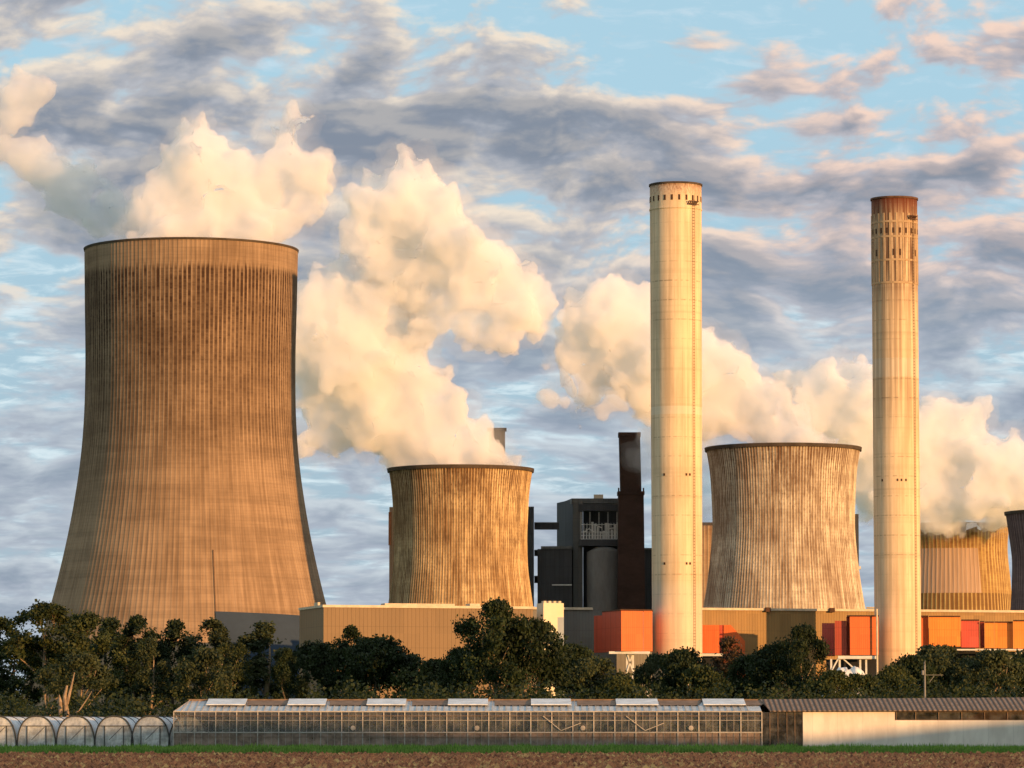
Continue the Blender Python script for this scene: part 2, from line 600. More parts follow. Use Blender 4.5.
mt_big = tower_mat('big_tower_concrete', (0.23, 0.15, 0.09), (0.38, 0.258, 0.16), (0.05, 0.028, 0.018), 150, 200,
                   [(0.0, 0.04), (0.38, 0.08), (0.50, 0.22), (0.60, 0.6), (0.72, 0.75), (0.85, 0.95), (0.925, 1.0), (0.94, 0.10), (1.0, 0.06)], spots=0.25, streak=0.35)
T1, H1, c1_ = cooling_tower(189, 1633, spts(1633, 189, [(250, 107), (300, 106.2), (370, 105), (420, 106), (455, 108.5), (500, 114.5), (560, 126), (605, 137)], 73),
                            mt_big, 150, 'tallest cooling tower, wide brown ribbed shell at the left, behind trees', rim_over=0.25, rib=0.06, rimh=0.9)

# grey shell standing in for the shadow low on the big tower
def tower_r(pts, z):
    pr = shell_profile(pts, 120)
    return float(np.interp(z, [p[1] for p in pr], [p[0] for p in pr]))
pts1 = spts(1633, 189, [(250, 107), (300, 106.2), (370, 105), (420, 106), (455, 108.5), (500, 114.5), (560, 126), (605, 137)], 73)
M_shade_band = plain('painted_shade', (0.030, 0.046, 0.072), 0.9, 0.12, 0.08)
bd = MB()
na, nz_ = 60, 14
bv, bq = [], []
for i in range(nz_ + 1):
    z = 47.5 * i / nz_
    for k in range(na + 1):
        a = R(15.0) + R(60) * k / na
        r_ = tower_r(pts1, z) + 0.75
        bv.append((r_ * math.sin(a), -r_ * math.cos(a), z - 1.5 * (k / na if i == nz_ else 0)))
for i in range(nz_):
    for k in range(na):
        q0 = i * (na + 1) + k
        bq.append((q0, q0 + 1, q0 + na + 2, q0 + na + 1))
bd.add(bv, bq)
o = bd.build('base_shade', M_shade_band, T1, smooth=True)
o['label'] = 'grey panel painted as the shadow right of the vertical seam'
sm = MB()
for i in range(11, 18):
    z0, z1 = 4 * i, 4 * i + 4
    ra, rb = tower_r(pts1, z0) + 0.55, tower_r(pts1, min(z1, 199)) + 0.55
    a = R(15.2)
    sm.bar((ra * math.sin(a), -ra * math.cos(a), z0), (rb * math.sin(a), -rb * math.cos(a), z1), 0.22, 0.25)
sm.build('ladder', M_steel_dark, T1)

small_prof = [(0.0, 0.15), (0.25, 0.28), (0.45, 0.55), (0.65, 0.62), (0.85, 0.75), (0.96, 0.9), (1.0, 1.0)]
mt_c1 = tower_mat('tower_concrete_ochre', (0.34, 0.20, 0.09), (0.95, 0.70, 0.38), (0.10, 0.05, 0.025), 156, 119, small_prof, spots=1.3, streak=0.7)
mt_c2 = tower_mat('tower_concrete_pale', (0.38, 0.28, 0.19), (0.98, 0.84, 0.62), (0.13, 0.07, 0.04), 156, 128, small_prof, spots=1.2, streak=0.6)
mt_c3 = tower_mat('tower_concrete_tan', (0.40, 0.27, 0.15), (0.55, 0.38, 0.22), (0.18, 0.1, 0.06), 80, 121, small_prof)
mt_c4 = tower_mat('tower_concrete_patched', (0.42, 0.28, 0.10), (0.62, 0.45, 0.19), (0.20, 0.10, 0.045), 84, 128,
                  [(0.0, 0.4), (0.3, 0.45), (0.6, 0.6), (0.9, 1.0), (1.0, 1.0)], patch=(-1.2, 0.50, 79.5, 105.5, (0.50, 0.36, 0.27)), spots=0.6)
mt_c5 = tower_mat('tower_concrete_dark', (0.17, 0.115, 0.11), (0.26, 0.175, 0.16), (0.07, 0.045, 0.045), 90, 125, small_prof)

C1, Hc1, _ = cooling_tower(460.5, 1800, spts(1800, 460.5, [(469, 72), (485, 69.5), (520, 67), (545, 66.5), (570, 67.5), (590, 70), (605, 72)], 42),
                           mt_c1, 156, 'ochre cooling tower between the tallest tower and the dark boiler house, steaming')
C2, Hc2, _ = cooling_tower(784, 1800, spts(1800, 784, [(448, 77), (470, 73.5), (500, 71.5), (530, 71), (555, 73), (580, 76), (611, 81)], 47),
                           mt_c2, 156, 'pale stained cooling tower standing between the two tall chimneys')
C3, _, _ = cooling_tower(706, 2200, spts(2200, 706, [(525, 52), (560, 49), (585, 51), (612, 56)], 34),
                         mt_c3, 80, 'tan cooling tower of which only a sliver shows right of the first chimney')
C4, _, _ = cooling_tower(952, 2350, spts(2350, 952, [(525, 57), (550, 55.5), (580, 58), (612, 60)], 38),
                         mt_c4, 84, 'golden cooling tower with a paler repaired patch, right of the second chimney')
C5, _, _ = cooling_tower(1072, 2150, spts(2150, 1072, [(512, 65), (530, 62.5), (560, 59), (585, 59.5), (612, 61)], 36),
                         mt_c5, 90, 'dark purple cooling tower cut off by the right edge of the photo')


# ------------------------------------------------------------------ chimneys
def chimney_mat(name, seed, stained):
    m, t = newmat(name)
    x, y, z = t.sep(t.obj())[:3]
    a = t.m('ARCTAN2', x, t.mul(y, -1.0))
    zone = t.noise(t.xyz(t.mul(a, 1.5), t.mul(z, 0.03), seed), 1.0, 5, 0.6)
    stk = t.noise(t.xyz(t.mul(a, 9), t.mul(z, 0.012), seed + 3), 1.0, 5, 0.6)
    band = t.noise(t.xyz(0.0, t.mul(z, 0.22), seed), 1.0, 4, 0.7)
    fine = t.noise(t.xyz(t.mul(a, 20), t.mul(z, 0.6), seed), 1.0, 5, 0.7)
    col = t.mix(t.rng(t.add(t.mul(zone, 0.5), t.mul(stk, 0.5)), 0.38, 0.62), (0.56, 0.41, 0.26), (0.80, 0.60, 0.39))
    col = t.mix(t.rng(band, 0.5, 0.72, 0.0, 0.35), col, (0.34, 0.24, 0.15))
    # darker slip-form joints
    j = t.noise(t.xyz(0.0, t.mul(t.m('FLOOR', t.div(z, 7.3)), 5.1), seed), 1.0, 0)
    jl = t.mul(t.rng(t.m('ABSOLUTE', t.sub(t.m('FRACT', t.div(z, 7.3)), 0.5)), 0.455, 0.49), t.rng(j, 0.4, 0.6))
    dashed = t.rng(t.noise(t.xyz(t.mul(a, 6), t.mul(z, 0.1), seed), 1.0, 2), 0.4, 0.6)
    col = t.mix(t.mul(t.mul(jl, dashed), 0.55), col, (0.12, 0.08, 0.05))
    col = t.mix(t.mul(t.rng(fine, 0.6, 0.75), 0.25), col, (0.2, 0.14, 0.09))
    col = t.mix(t.mul(t.m('GREATER_THAN', z, 118.0 + 14 * stained), t.mul(t.m('LESS_THAN', z, 121.0 + 18 * stained), 0.35)), col, (0.75, 0.68, 0.56))
    if stained:
        st2 = t.noise(t.xyz(t.mul(a, 7), t.mul(z, 0.01), 4.0), 1.0, 4, 0.6)
        k = t.mul(t.rng(st2, 0.42, 0.6), t.rng(z, 105, 128))
        k = t.mul(k, t.rng(z, 190, 165, 0.3, 1.0))
        k2 = t.rng(t.add(z, t.mul(t.sub(t.noise(t.xyz(t.mul(a, 14), 0.0, 1.0), 1.0, 5, 0.75), 0.5), 34.0)), 186, 200)
        ver = t.rng(t.noise(t.xyz(t.mul(a, 11), t.mul(z, 0.02), 2.0), 1.0, 3, 0.7), 0.42, 0.6)
        k3 = t.mul(ver, t.rng(z, 150, 178))
        col = t.mix(t.mul(k, 0.45), col, (0.16, 0.09, 0.05))
        col = t.mix(t.mul(k3, 0.9), col, (0.09, 0.035, 0.018))
        col = t.mix(k2, col, (0.13, 0.034, 0.014))
    else:
        rk = t.mul(t.rng(z, 198, 203), t.rng(fine, 0.4, 0.7, 0.2, 0.9))
        col = t.mix(rk, col, (0.22, 0.09, 0.05))
        low = t.rng(z, 52, 58, 0.35, 0.0)
        col = t.mix(low, col, (0.62, 0.54, 0.44))
    t.out(t.pbr(col, 0.88, t.bump(fine, 0.3, 0.15), spec=0.2))
    return m


M_hole = plain('dark_opening', (0.07, 0.035, 0.02), 0.95, 0.3, 1)


def chimney(px_b, D, ytop, r0, r1, mat, label, stained):
    p = P(px_b, 660, D)
    H = P(px_b, ytop, D).z
    root = empty('chimney', (p.x, D, 0), label=label, cat='chimney', group='tall pale concrete chimneys')
    prof = [(r0 + (r1 - r0) * k / 40, H * k / 40) for k in range(41)]
    prof += [(r1 - 0.9, H), (r1 - 0.9, H - 12)]
    MB().lathe(prof, n=128).build('shaft', mat, root, smooth=False)
    for pl in root.children[0].data.polygons: pl.use_smooth = abs(pl.normal.z) < 0.5
    rr = lambda z: r0 + (r1 - r0) * z / H
    MB().lathe([(r1 - 1.0, H - 0.4), (r1 + 0.35, H - 0.4), (r1 + 0.35, H + 0.3), (r1 - 1.0, H + 0.3)], n=96, closed=True).build('rim', M_dark_conc if not stained else M_steel_dark, root)
    if not stained:
        MB().lathe([(r1 + 0.002, H - 9.8), (r1 + 0.22, H - 9.6), (r1 + 0.22, H - 9.1), (r1 + 0.002, H - 9.0)], n=96).build('ledge', mat, root)
    la = R(40 if not stained else 46)
    lm = MB()
    for z0 in np.arange(20, H - 6, 4.0):
        for da in (-0.045, 0.045):
            r_ = rr(z0) + 0.28
            lm.bar((r_ * math.sin(la + da), -r_ * math.cos(la + da), z0), (r_ * math.sin(la + da), -r_ * math.cos(la + da), z0 + 4.0), 0.09)
    for z0 in np.arange(20, H - 6, 1.1):
        r_ = rr(z0) + 0.3
        lm.bar((r_ * math.sin(la - .045), -r_ * math.cos(la - .045), z0), (r_ * math.sin(la + .045), -r_ * math.cos(la + .045), z0), 0.1, 0.14)
    lm.build('ladder', M_steel_dark, root)
    # small work platform near the top
    pf = MB()
    for k in range(6):
        a0, a1 = la - 0.26 + 0.075 * k, la - 0.26 + 0.075 * (k + 1)
        for zz in (H - 8.2, H - 7.0):
            pf.bar(((r1 + 1.1) * math.sin(a0), -(r1 + 1.1) * math.cos(a0), zz), ((r1 + 1.1) * math.sin(a1), -(r1 + 1.1) * math.cos(a1), zz), 0.25)
        pf.bar(((r1 + .1) * math.sin(a0), -(r1 + .1) * math.cos(a0), H - 8.2), ((r1 + 1.2) * math.sin(a0), -(r1 + 1.2) * math.cos(a0), H - 7.0), 0.3)
    pf.build('platform', M_steel_dark, root)
    return root, H, rr


def wall_box(mb, rf, a, z0, z1, w, dep=0.12):
    """thin box hugging a round wall"""
    r_ = rf((z0 + z1) / 2) 
    ca, sa = math.cos(a), math.sin(a)
    cx, cy = sa * r_, -ca * r_
    tx, ty = ca, sa
    nx_, ny_ = sa, -ca
    pts = [(cx + tx * w / 2 + nx_ * dep, cy + ty * w / 2 + ny_ * dep), (cx - tx * w / 2 + nx_ * dep, cy - ty * w / 2 + ny_ * dep),
           (cx - tx * w / 2 - nx_ * 0.5, cy - ty * w / 2 - ny_ * 0.5), (cx + tx * w / 2 - nx_ * 0.5, cy + ty * w / 2 - ny_ * 0.5)]
    mb.prism(pts, z0, z1)


DA = 1490
CHA, HA, rA = chimney(677.3, DA, 185.5, 9.25, 9.72, chimney_mat('chimney_concrete', 2.0, 0), 'pale concrete chimney with a ring of small windows under its clean top', 0)
for k in range(22):
    w_ = MB(); wall_box(w_, rA, 2 * PI * (k + 0.35) / 22, HA - 6.6, HA - 4.6, 0.75)
    w_.build('window', M_hole, CHA)
for zz in (62, 95):
    for a in (-0.55, 0.35, 0.5):
        b_ = MB(); wall_box(b_, rA, a, zz, zz + 0.9, 0.7)
        b_.build('inspection_opening', M_hole, CHA)

CHB, HB, rB = chimney(898, DA, 199.5, 8.65, 8.6, chimney_mat('chimney_concrete_stained', 6.0, 1), 'pale concrete chimney with a dark rust-stained top, nearer the right edge', 1)
M_pil = plain('pale_concrete', (0.42, 0.29, 0.17), 0.9, 0.2, 0.3)
pil = MB()
for k in range(22):
    wall_box(pil, rB, 2 * PI * k / 22, HB - 32, HB - 6, 0.75, 0.16)
for zz in (HB - 9.6, HB - 15.2, HB - 24.0, HB - 32.5):
    pil.lathe([(8.602, zz), (8.76, zz + 0.05), (8.76, zz + 0.75), (8.602, zz + 0.8)], n=96)
pil.build('pilaster_grid', M_pil, CHB)
for k in range(22):
    w_ = MB(); wall_box(w_, rB, 2 * PI * (k + 0.5) / 22, HB - 13.6, HB - 11.6, 0.75, 0.1)
    w_.build('window', M_hole, CHB)
    if k % 3 == 0:
        w_ = MB(); wall_box(w_, rB, 2 * PI * (k + 0.5) / 22, HB - 22.0, HB - 19.6, 0.7, 0.1)
        w_.build('window', M_hole, CHB)
for a in (-0.75, -0.05, 0.12, 0.32):
    b_ = MB(); wall_box(b_, rB, a, 93, 93.9, 0.6)
    b_.build('inspection_opening', M_hole, CHB)

# ------------------------------------------------------------------ long halls
ALPHA = math.atan(0.28)
H0 = Vector((-68.2, 1450.0))
hu, hv_ = Vector((math.cos(ALPHA), math.sin(ALPHA))), Vector((-math.sin(ALPHA), math.cos(ALPHA)))


def hs(px, v):
    """distance along the hall front (set back by v) seen at pixel column px"""
    k = (px - 512) / F
    return (k * (H0.y + v * hv_.y) - (H0.x + v * hv_.x)) / (hu.x - k * hu.y)


M_tan = clad('tan_cladding', (0.215, 0.135, 0.068), 1.5, 0.06)
M_tan2 = clad('ochre_cladding', (0.29, 0.17, 0.058), 1.1, 0.12)
M_coping = plain('pale_coping', (0.60, 0.48, 0.34), 0.7, 0.2, 0.4)
M_cream = plain('cream_cladding', (0.72, 0.62, 0.43), 0.6, 0.06, 0.1)
M_bluegrey = plain('bluegrey_cladding', (0.30, 0.34, 0.38), 0.6, 0.1, 0.1)
M_hall_shade = clad('grey_cladding', (0.15, 0.14, 0.125), 1.2, 0.1)  # grey colour stands in for the chimney shadow on the ochre hall
M_redshade = clad('red_and_shade_cladding', (0.42, 0.07, 0.035), 0.9, 0.1)  # dark red; on unlit box sides the shade is put into the colour
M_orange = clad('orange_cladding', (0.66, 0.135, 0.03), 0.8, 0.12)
M_amber = clad('amber_cladding', (0.74, 0.24, 0.04), 0.9, 0.14)
M_red = clad('red_cladding', (0.55, 0.09, 0.06), 0.9, 0.1)
M_wsteel = plain('white_steel', (0.62, 0.60, 0.56), 0.6, 0.15, 0.5)
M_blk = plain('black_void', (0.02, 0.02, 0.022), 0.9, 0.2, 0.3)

hall = empty('turbine_hall', (H0.x, H0.y, 0), ALPHA, label='long low tan hall in front of the steaming ochre cooling tower', cat='industrial hall')
s1 = hs(533, 0)
MB().box(0, s1, 0, 40, 0, 45.3).build('wall', M_tan, hall)
cp = MB().box(-0.4, s1 + 0.4, -0.4, 0.6, 45.3, 46.2).box(-0.4, 0.6, 0.62, 40, 45.3, 46.2)
cp.build('coping', M_coping, hall)
for px0, px1, h_ in ((300, 318, 1.4), (385, 455, 1.0), (470, 480, 1.5)):
    a0, a1 = max(0.5, hs(px0, 8)), hs(px1, 8)
    MB().box(a0, a1, 8, 14, 45.3, 46.9 + h_ * 0.3).build('roof_upstand', M_coping, hall)

hall2 = empty('boiler_hall', (H0.x, H0.y, 0), ALPHA, label='long ochre hall running behind both chimneys and the orange boxes', cat='industrial hall')
VB, VR = 42.0, 26.0
s2, s3 = hs(533, VB) - 14, hs(1060, VR)
sA, sB_ = hs(585, VB), hs(690, VR)
MB().box(s2, sA, VB, VB + 30, 0, 46.4).build('wall', M_hall_shade, hall2)
MB().box(sA + 0.01, sB_, VB - 0.02, VB + 30, 0, 46.4).build('wall', M_hall_shade, hall2)
MB().box(sB_ + 0.01, s3, VR, VR + 46, 0, 46.2).build('wall', M_tan2, hall2)
o = MB().box(s2, hs(592, VB), VB - 1, VB + 1.2, 46.42, 47.3).build('coping', M_coping, hall2)
o = MB().box(sB_, s3, VR - 0.6, VR + 0.6, 46.22, 47.1).build('coping', M_coping, hall2)
for px0, px1 in ((765, 770), (829, 834)):
    MB().box(hs(px0, VR - 1), hs(px1, VR - 1), VR - 1.6, VR - 0.65, 45.7, 47.4).build('roof_hatch', M_hole, hall2)

# cream stair tower in front of the gap
q = P(543.5, 640, 1474); q2 = P(565, 640, 1474)
st = empty('stair_tower', (q.x, 1474, 0), ALPHA, label='narrow cream stair tower rising above the hall roofs beside the round tree', cat='stair tower')
wd = (q2.x - q.x)
MB().box(0, wd * 0.68, 0, 9, 0, P(550, 603, 1474).z).build('wall', M_cream, st)
MB().box(wd * 0.68 + 0.01, wd, 0.5, 9, P(550, 617, 1474).z, P(550, 603, 1474).z).build('upper_panel', M_cream, st)
MB().box(wd * 0.68 + 0.01, wd, 0.3, 9, 0, P(550, 617, 1474).z - 0.01).build('shaded_panel', M_bluegrey, st)  # blue-grey colour carries the shade on this part of the cream tower
for k in range(4): MB().box(0.4 + k * 1.9, 1.4 + k * 1.9, 1, 4, P(550, 603, 1474).z + 0.01, P(550, 603, 1474).z + 0.8).build('roof_vent', M_coping, st)


def plan(px_d):
    return [(P(px, 640, D).x, D) for px, D in px_d]


def zat(py, D): return P(600, py, D).z


def local_parts(root):
    ox, oy = root.location.x, root.location.y
    def mk(name, mat, poly, z0, z1, lab=None):
        o = MB().prism([(x - ox, y - oy) for x, y in plan(poly)], z0, z1).build(name, mat, root)
        if lab: o['label'] = lab
        return o
    return mk


def supports(root, posts, braces, z1, D, w=0.7, mat=None):
    mat = mat or M_wsteel
    ox, oy = root.location.x, root.location.y
    for px in posts:
        x = P(px, 640, D).x - ox
        MB().box(x - w / 2, x + w / 2, D - oy - w / 2, D - oy + w / 2, 0, z1).build('leg', mat, root)
    b = MB()
    for (pa, ya, pb, yb) in braces:
        A_, B_ = P(pa, ya, D), P(pb, yb, D)
        b.bar((A_.x - ox, D - oy - 0.5, A_.z), (B_.x - ox, D - oy - 0.5, B_.z), w * 0.7)
    b.build('brace', mat, root)


r1_ = empty('conveyor_house', (P(621, 640, 1466).x, 1466, 0), label='orange box on steel legs touching the left side of the first chimney', cat='conveyor house', group='orange clad boxes beside the chimneys')
mk = local_parts(r1_)
zb, zt = zat(651, 1466), zat(610.5, 1466)
mk('side_wall', M_redshade, [(621, 1466), (602, 1492), (606, 1494), (624, 1468)], zb, zt, 'side wall with its shade coloured dark red')
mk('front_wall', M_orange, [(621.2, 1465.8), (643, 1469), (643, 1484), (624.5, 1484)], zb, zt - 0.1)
mk('end_panel', M_orange, [(643.6, 1469.5), (652.5, 1471), (652.5, 1484), (643.6, 1484)], zb, zt)
mk('rear_wall', M_redshade, [(594, 1500), (602, 1494), (606, 1497), (600, 1503)], zb, zt - 1)
mk('roof_edge', M_hole, [(620.5, 1465.2), (653, 1470.5), (653, 1484), (602, 1492)], zt + 0.01, zt + 0.5)
mk('floor_beam', M_wsteel, [(609, 1468), (650, 1468), (650, 1470), (609, 1470)], zb - 1.0, zb - 0.1)
supports(r1_, (627, 633, 648), ((627, 653, 633, 672), (633, 653, 627, 672)), zb - 1.0, 1471)

r2_ = empty('conveyor_house', (P(715, 640, 1512).x, 1512, 0), label='small orange box against the ochre hall just right of the first chimney', cat='conveyor house', group='orange clad boxes beside the chimneys')
mk = local_parts(r2_)
zb, zt = zat(653, 1512), zat(625, 1512)
mk('front_wall', M_orange, [(698, 1512), (719.5, 1512), (719.5, 1530), (698, 1530)], zb, zt)
mk('side_wall', M_redshade, [(719.7, 1513), (723.5, 1513), (723.5, 1530), (719.7, 1530)], zb, zt)
o_ = MB()
xa, xb, xc = P(723.8, 640, 1512).x, P(731, 640, 1512).x, P(745, 640, 1512).x
ox = r2_.location.x
z2, z3 = zat(641, 1512), 20.0
o_.add([(xa - ox, 0.6, zt), (xb - ox, 0.6, zt), (xc - ox, 0.6, z2), (xc - ox, 0.6, z3), (xa - ox, 0.6, z3),
        (xa - ox, 12, zt), (xb - ox, 12, zt), (xc - ox, 12, z2), (xc - ox, 12, z3), (xa - ox, 12, z3)],
       [(0, 4, 3, 2, 1), (5, 6, 7, 8, 9), (0, 1, 6, 5), (1, 2, 7, 6), (2, 3, 8, 7), (3, 4, 9, 8), (4, 0, 5, 9)])
o_.build('sloping_chute', M_orange, r2_)
mk('floor_beam', M_wsteel, [(698, 1510), (723, 1510), (723, 1511.5), (698, 1511.5)], zb - 1.2, zb - 0.2)
mk('dark_infill', M_blk, [(700, 1514), (722, 1514), (722, 1528), (700, 1528)], 0, zb - 1.3)  # black block put in for the darkness under the box

r3_ = empty('conveyor_house', (P(860, 640, 1470).x, 1470, 0), label='orange box on a white steel frame left of the rust-topped chimney', cat='conveyor house', group='orange clad boxes beside the chimneys')
mk = local_parts(r3_)
zb, zt = zat(655, 1470), zat(616.5, 1470)
mk('front_wall', M_orange, [(850, 1470), (878.6, 1471), (878.6, 1480), (850, 1480)], zb, zt)
mk('recess', M_redshade, [(846.5, 1475), (849.9, 1475), (849.9, 1480), (846.5, 1480)], zb, zt)
mk('side_wall', M_redshade, [(835, 1473), (846.4, 1472.6), (846.4, 1480), (835, 1480)], zb, zt - 1.5, 'side wall with its shade coloured dark red')
mk('rear_wall', M_red, [(822, 1486), (834.9, 1486), (834.9, 1496), (822, 1496)], zb, zt - 2)
mk('roof_edge', M_hole, [(847, 1469.4), (879, 1470.4), (879, 1480), (847, 1480)], zt + 0.01, zt + 0.5)
mk('floor_beam', M_wsteel, [(838, 1470), (877, 1470), (877, 1471.5), (838, 1471.5)], zb - 1.4, zb - 0.3)
mk('dark_infill', M_blk, [(826, 1478), (876, 1478), (876, 1482), (826, 1482)], 0, zb - 1.5)  # black slab filling the dark space behind the steel frame
supports(r3_, (831, 839.5, 860, 866), ((841, 657, 858, 672), (831, 672, 839, 657)), zb - 1.4, 1472)
o = MB().tube([(P(877, 640, 1469).x - r3_.location.x, -1.2, 0), (P(877, 640, 1469).x - r3_.location.x, -1.2, zat(609, 1469))], 0.35).build('pipe', M_coping, r3_)

r4_ = empty('conveyor_gallery', (P(930, 640, 1512).x, 1512, 0), label='long row of orange and red clad panels right of the rust-topped chimney', cat='conveyor gallery', group='orange clad boxes beside the chimneys')
mk = local_parts(r4_)
for (a_, b_c, ya, yb, mt, dd) in ((915, 928.4, 616.5, 646, M_orange, 1508), (929, 960.5, 616.8, 646.5, M_amber, 1506), (961.3, 979.5, 620.5, 647.5, M_red, 1511),
                                  (980, 984.4, 622, 647.5, M_redshade, 1513), (984.8, 994.5, 622.5, 648, M_amber, 1509), (995, 1013, 622.5, 648.3, M_amber, 1511), (1013.3, 1045, 621, 648.5, M_amber, 1509)):
    mk('cladding_panel', mt, [(a_, dd), (b_c, dd), (b_c, dd + 14), (a_, dd + 14)], zat(yb, dd), zat(ya, dd), 'red cladding panel' if mt == M_red else None)
    mk('roof_edge', M_hole, [(a_, dd - 0.4), (b_c, dd - 0.4), (b_c, dd), (a_, dd)], zat(ya, dd) - 0.1, zat(ya, dd) + 0.4)
mk('floor_beam', M_wsteel, [(915, 1507), (1045, 1507), (1045, 1508.8), (915, 1508.8)], zat(650.5, 1508), zat(649, 1508))
mk('dark_infill', M_blk, [(915, 1520), (1045, 1520), (1045, 1524), (915, 1524)], 0, zat(651, 1508))  # black slab put in for the dark below the gallery
supports(r4_, (943, 990, 1022), ((1005, 663, 1016, 653), (1030, 663, 1016, 653), (943, 662, 955, 651)), zat(650.6, 1508), 1510)

# ------------------------------------------------------------------ dark boiler house group
M_char = clad('charcoal_cladding', (0.045, 0.046, 0.05), 2.0, 0.15)
M_char2 = clad('dark_grey_cladding', (0.11, 0.108, 0.10), 2.4, 0.1)
M_char3 = plain('grey_concrete', (0.15, 0.14, 0.125), 0.9, 0.2, 0.15, stretch=(1, 1, .3))
M_brownstack = plain('dark_brown_brick', (0.045, 0.024, 0.018), 0.9, 0.35, 0.1, stretch=(1, 1, 2))

rA_ = empty('boiler_house', (P(598, 600, 1885).x, 1885, 0), label='dark grey boiler house with a railed recess near its flat roof', cat='industrial building')
mk = local_parts(rA_)
mk('side_wall', M_char, [(557, 1915), (573, 1885), (576, 1888), (562, 1917)], 0, zat(500, 1890))
mk('corner_column', M_char2, [(573.2, 1884.5), (583, 1884), (583, 1900), (574, 1900)], 0, zat(499.5, 1885))
mk('wall', M_char, [(583.2, 1893), (622, 1893), (622, 1925), (583.2, 1925)], 0, zat(545, 1885))
mk('recess_wall', M_char, [(583.2, 1899), (622, 1899), (622, 1925), (583.2, 1925)], zat(545, 1885), zat(506, 1885))
mk('roof', M_char2, [(572, 1884), (622, 1884), (622, 1925), (560, 1925)], zat(503.5, 1885), zat(498.5, 1885))
mk('balcony', M_char, [(579, 1878), (620, 1878), (620, 1893), (579, 1893)], zat(546, 1880), zat(539.5, 1880))
mk('balcony_top', M_char, [(579, 1878), (620, 1878), (620, 1884), (579, 1884)], zat(511, 1880), zat(504.5, 1880))
mk('roof_cabin', M_coping, [(594, 1888), (603.5, 1888), (603.5, 1896), (594, 1896)], zat(498.5, 1888), zat(494.5, 1888))
rl = MB()
ox, oy = rA_.location.x, 1885
for py in (539, 535.5, 532, 524.5):
    a_, b_c = P(581, py, 1879), P(619.5, py, 1879)
    rl.bar((a_.x - ox, 1879 - oy, a_.z), (b_c.x - ox, 1879 - oy, b_c.z), 0.25)
for k in range(14):
    a_ = P(581 + 3 * k, 539.5, 1879)
    rl.bar((a_.x - ox, 1879 - oy, a_.z), (a_.x - ox, 1879 - oy, zat(523 if k % 3 else 512, 1879)), 0.22)
rl.build('railing', M_wsteel, rA_)
eq = MB()
rr_ = random.Random(4)
for k in range(13):
    px_ = 583 + 2.8 * k
    a_ = P(px_, 538, 1886)
    hgt = rr_.uniform(2, 8)
    eq.box(a_.x - ox, a_.x - ox + rr_.uniform(0.5, 1.1), 1884 - oy, 1887 - oy, a_.z - 1, a_.z + hgt)
for k in range(5):
    a_, b_c = P(583 + 6 * k, 533 - k % 3 * 4, 1884), P(590 + 6 * k, 528 + k % 2 * 5, 1884)
    eq.bar((a_.x - ox, 1883 - oy, a_.z), (b_c.x - ox, 1883 - oy, b_c.z), 0.45)
eq.build('pipework', M_wsteel, rA_)
si = MB()
c0_, r_ = P(604, 600, 1886), 8.2
si.add(*(lambda m_: (m_.v, m_.f))(MB().lathe([(0.1, zat(547, 1880)), (r_ * .5, zat(547, 1880)), (r_, zat(552, 1880)), (r_, 0)][::-1], n=48)))
si.v = [(x + c0_.x - ox, y + 1882 - oy, z) for x, y, z in si.v]
si.build('silo', M_char3, rA_, smooth=True)

rB_ = empty('bunker_building', (P(554, 600, 1878).x, 1878, 0), label='low black block in front of the boiler house, right of the ochre cooling tower', cat='industrial building')
mk = local_parts(rB_)
mk('wall', M_char, [(537.5, 1878), (572, 1876), (572.5, 1895), (537.5, 1905)], 0, zat(549, 1878))
mk('roof', M_char2, [(541, 1877), (572.3, 1875.5), (572.5, 1895), (541, 1905)], zat(549, 1878) + .01, zat(546.3, 1878))
mk('pipe_rail', M_wsteel, [(552, 1874.5), (572, 1874.5), (572, 1875), (552, 1875)], zat(585.5, 1875), zat(584.4, 1875))

rC_ = empty('bunker_slab', (P(460, 600, 1880).x, 1880, 0), label='dark slab building behind the ochre cooling tower, seen as strips on both sides', cat='industrial building')
mk = local_parts(rC_)
mk('wall', M_char, [(389, 1880), (534, 1876), (534, 1900), (389, 1904)], 0, zat(507, 1880))
mk('red_strip', M_brownstack, [(388.2, 1879.5), (391, 1879.5), (391, 1883), (388.2, 1883)], zat(545, 1880), zat(512, 1880))

for (xa, xb, ya, yb, lab) in ((534.3, 559, 523.5, 529.5, 'uppermost dark bridge between the slab building and the boiler house'),
                              (534.3, 558, 551, 556, 'middle dark bridge between the slab building and the black block'),
                              (534.3, 541, 577, 583, 'lowest short dark bridge right of the ochre cooling tower')):
    A_, B_ = P(xa, ya, 1890), P(xb, ya, 1890)
    br = empty('conveyor_bridge', ((A_.x + B_.x) / 2, 1890, 0), label=lab, cat='conveyor bridge', group='dark enclosed conveyor bridges')
    hw = (B_.x - A_.x) / 2
    MB().box(-hw, hw, -2, 2, zat(yb, 1890), zat(ya, 1890)).build('gallery', M_char, br)
    MB().box(-hw, hw, -2.3, 2.3, zat(ya, 1890) + .01, zat(ya, 1890) + 0.5).build('roof', M_char2, br)

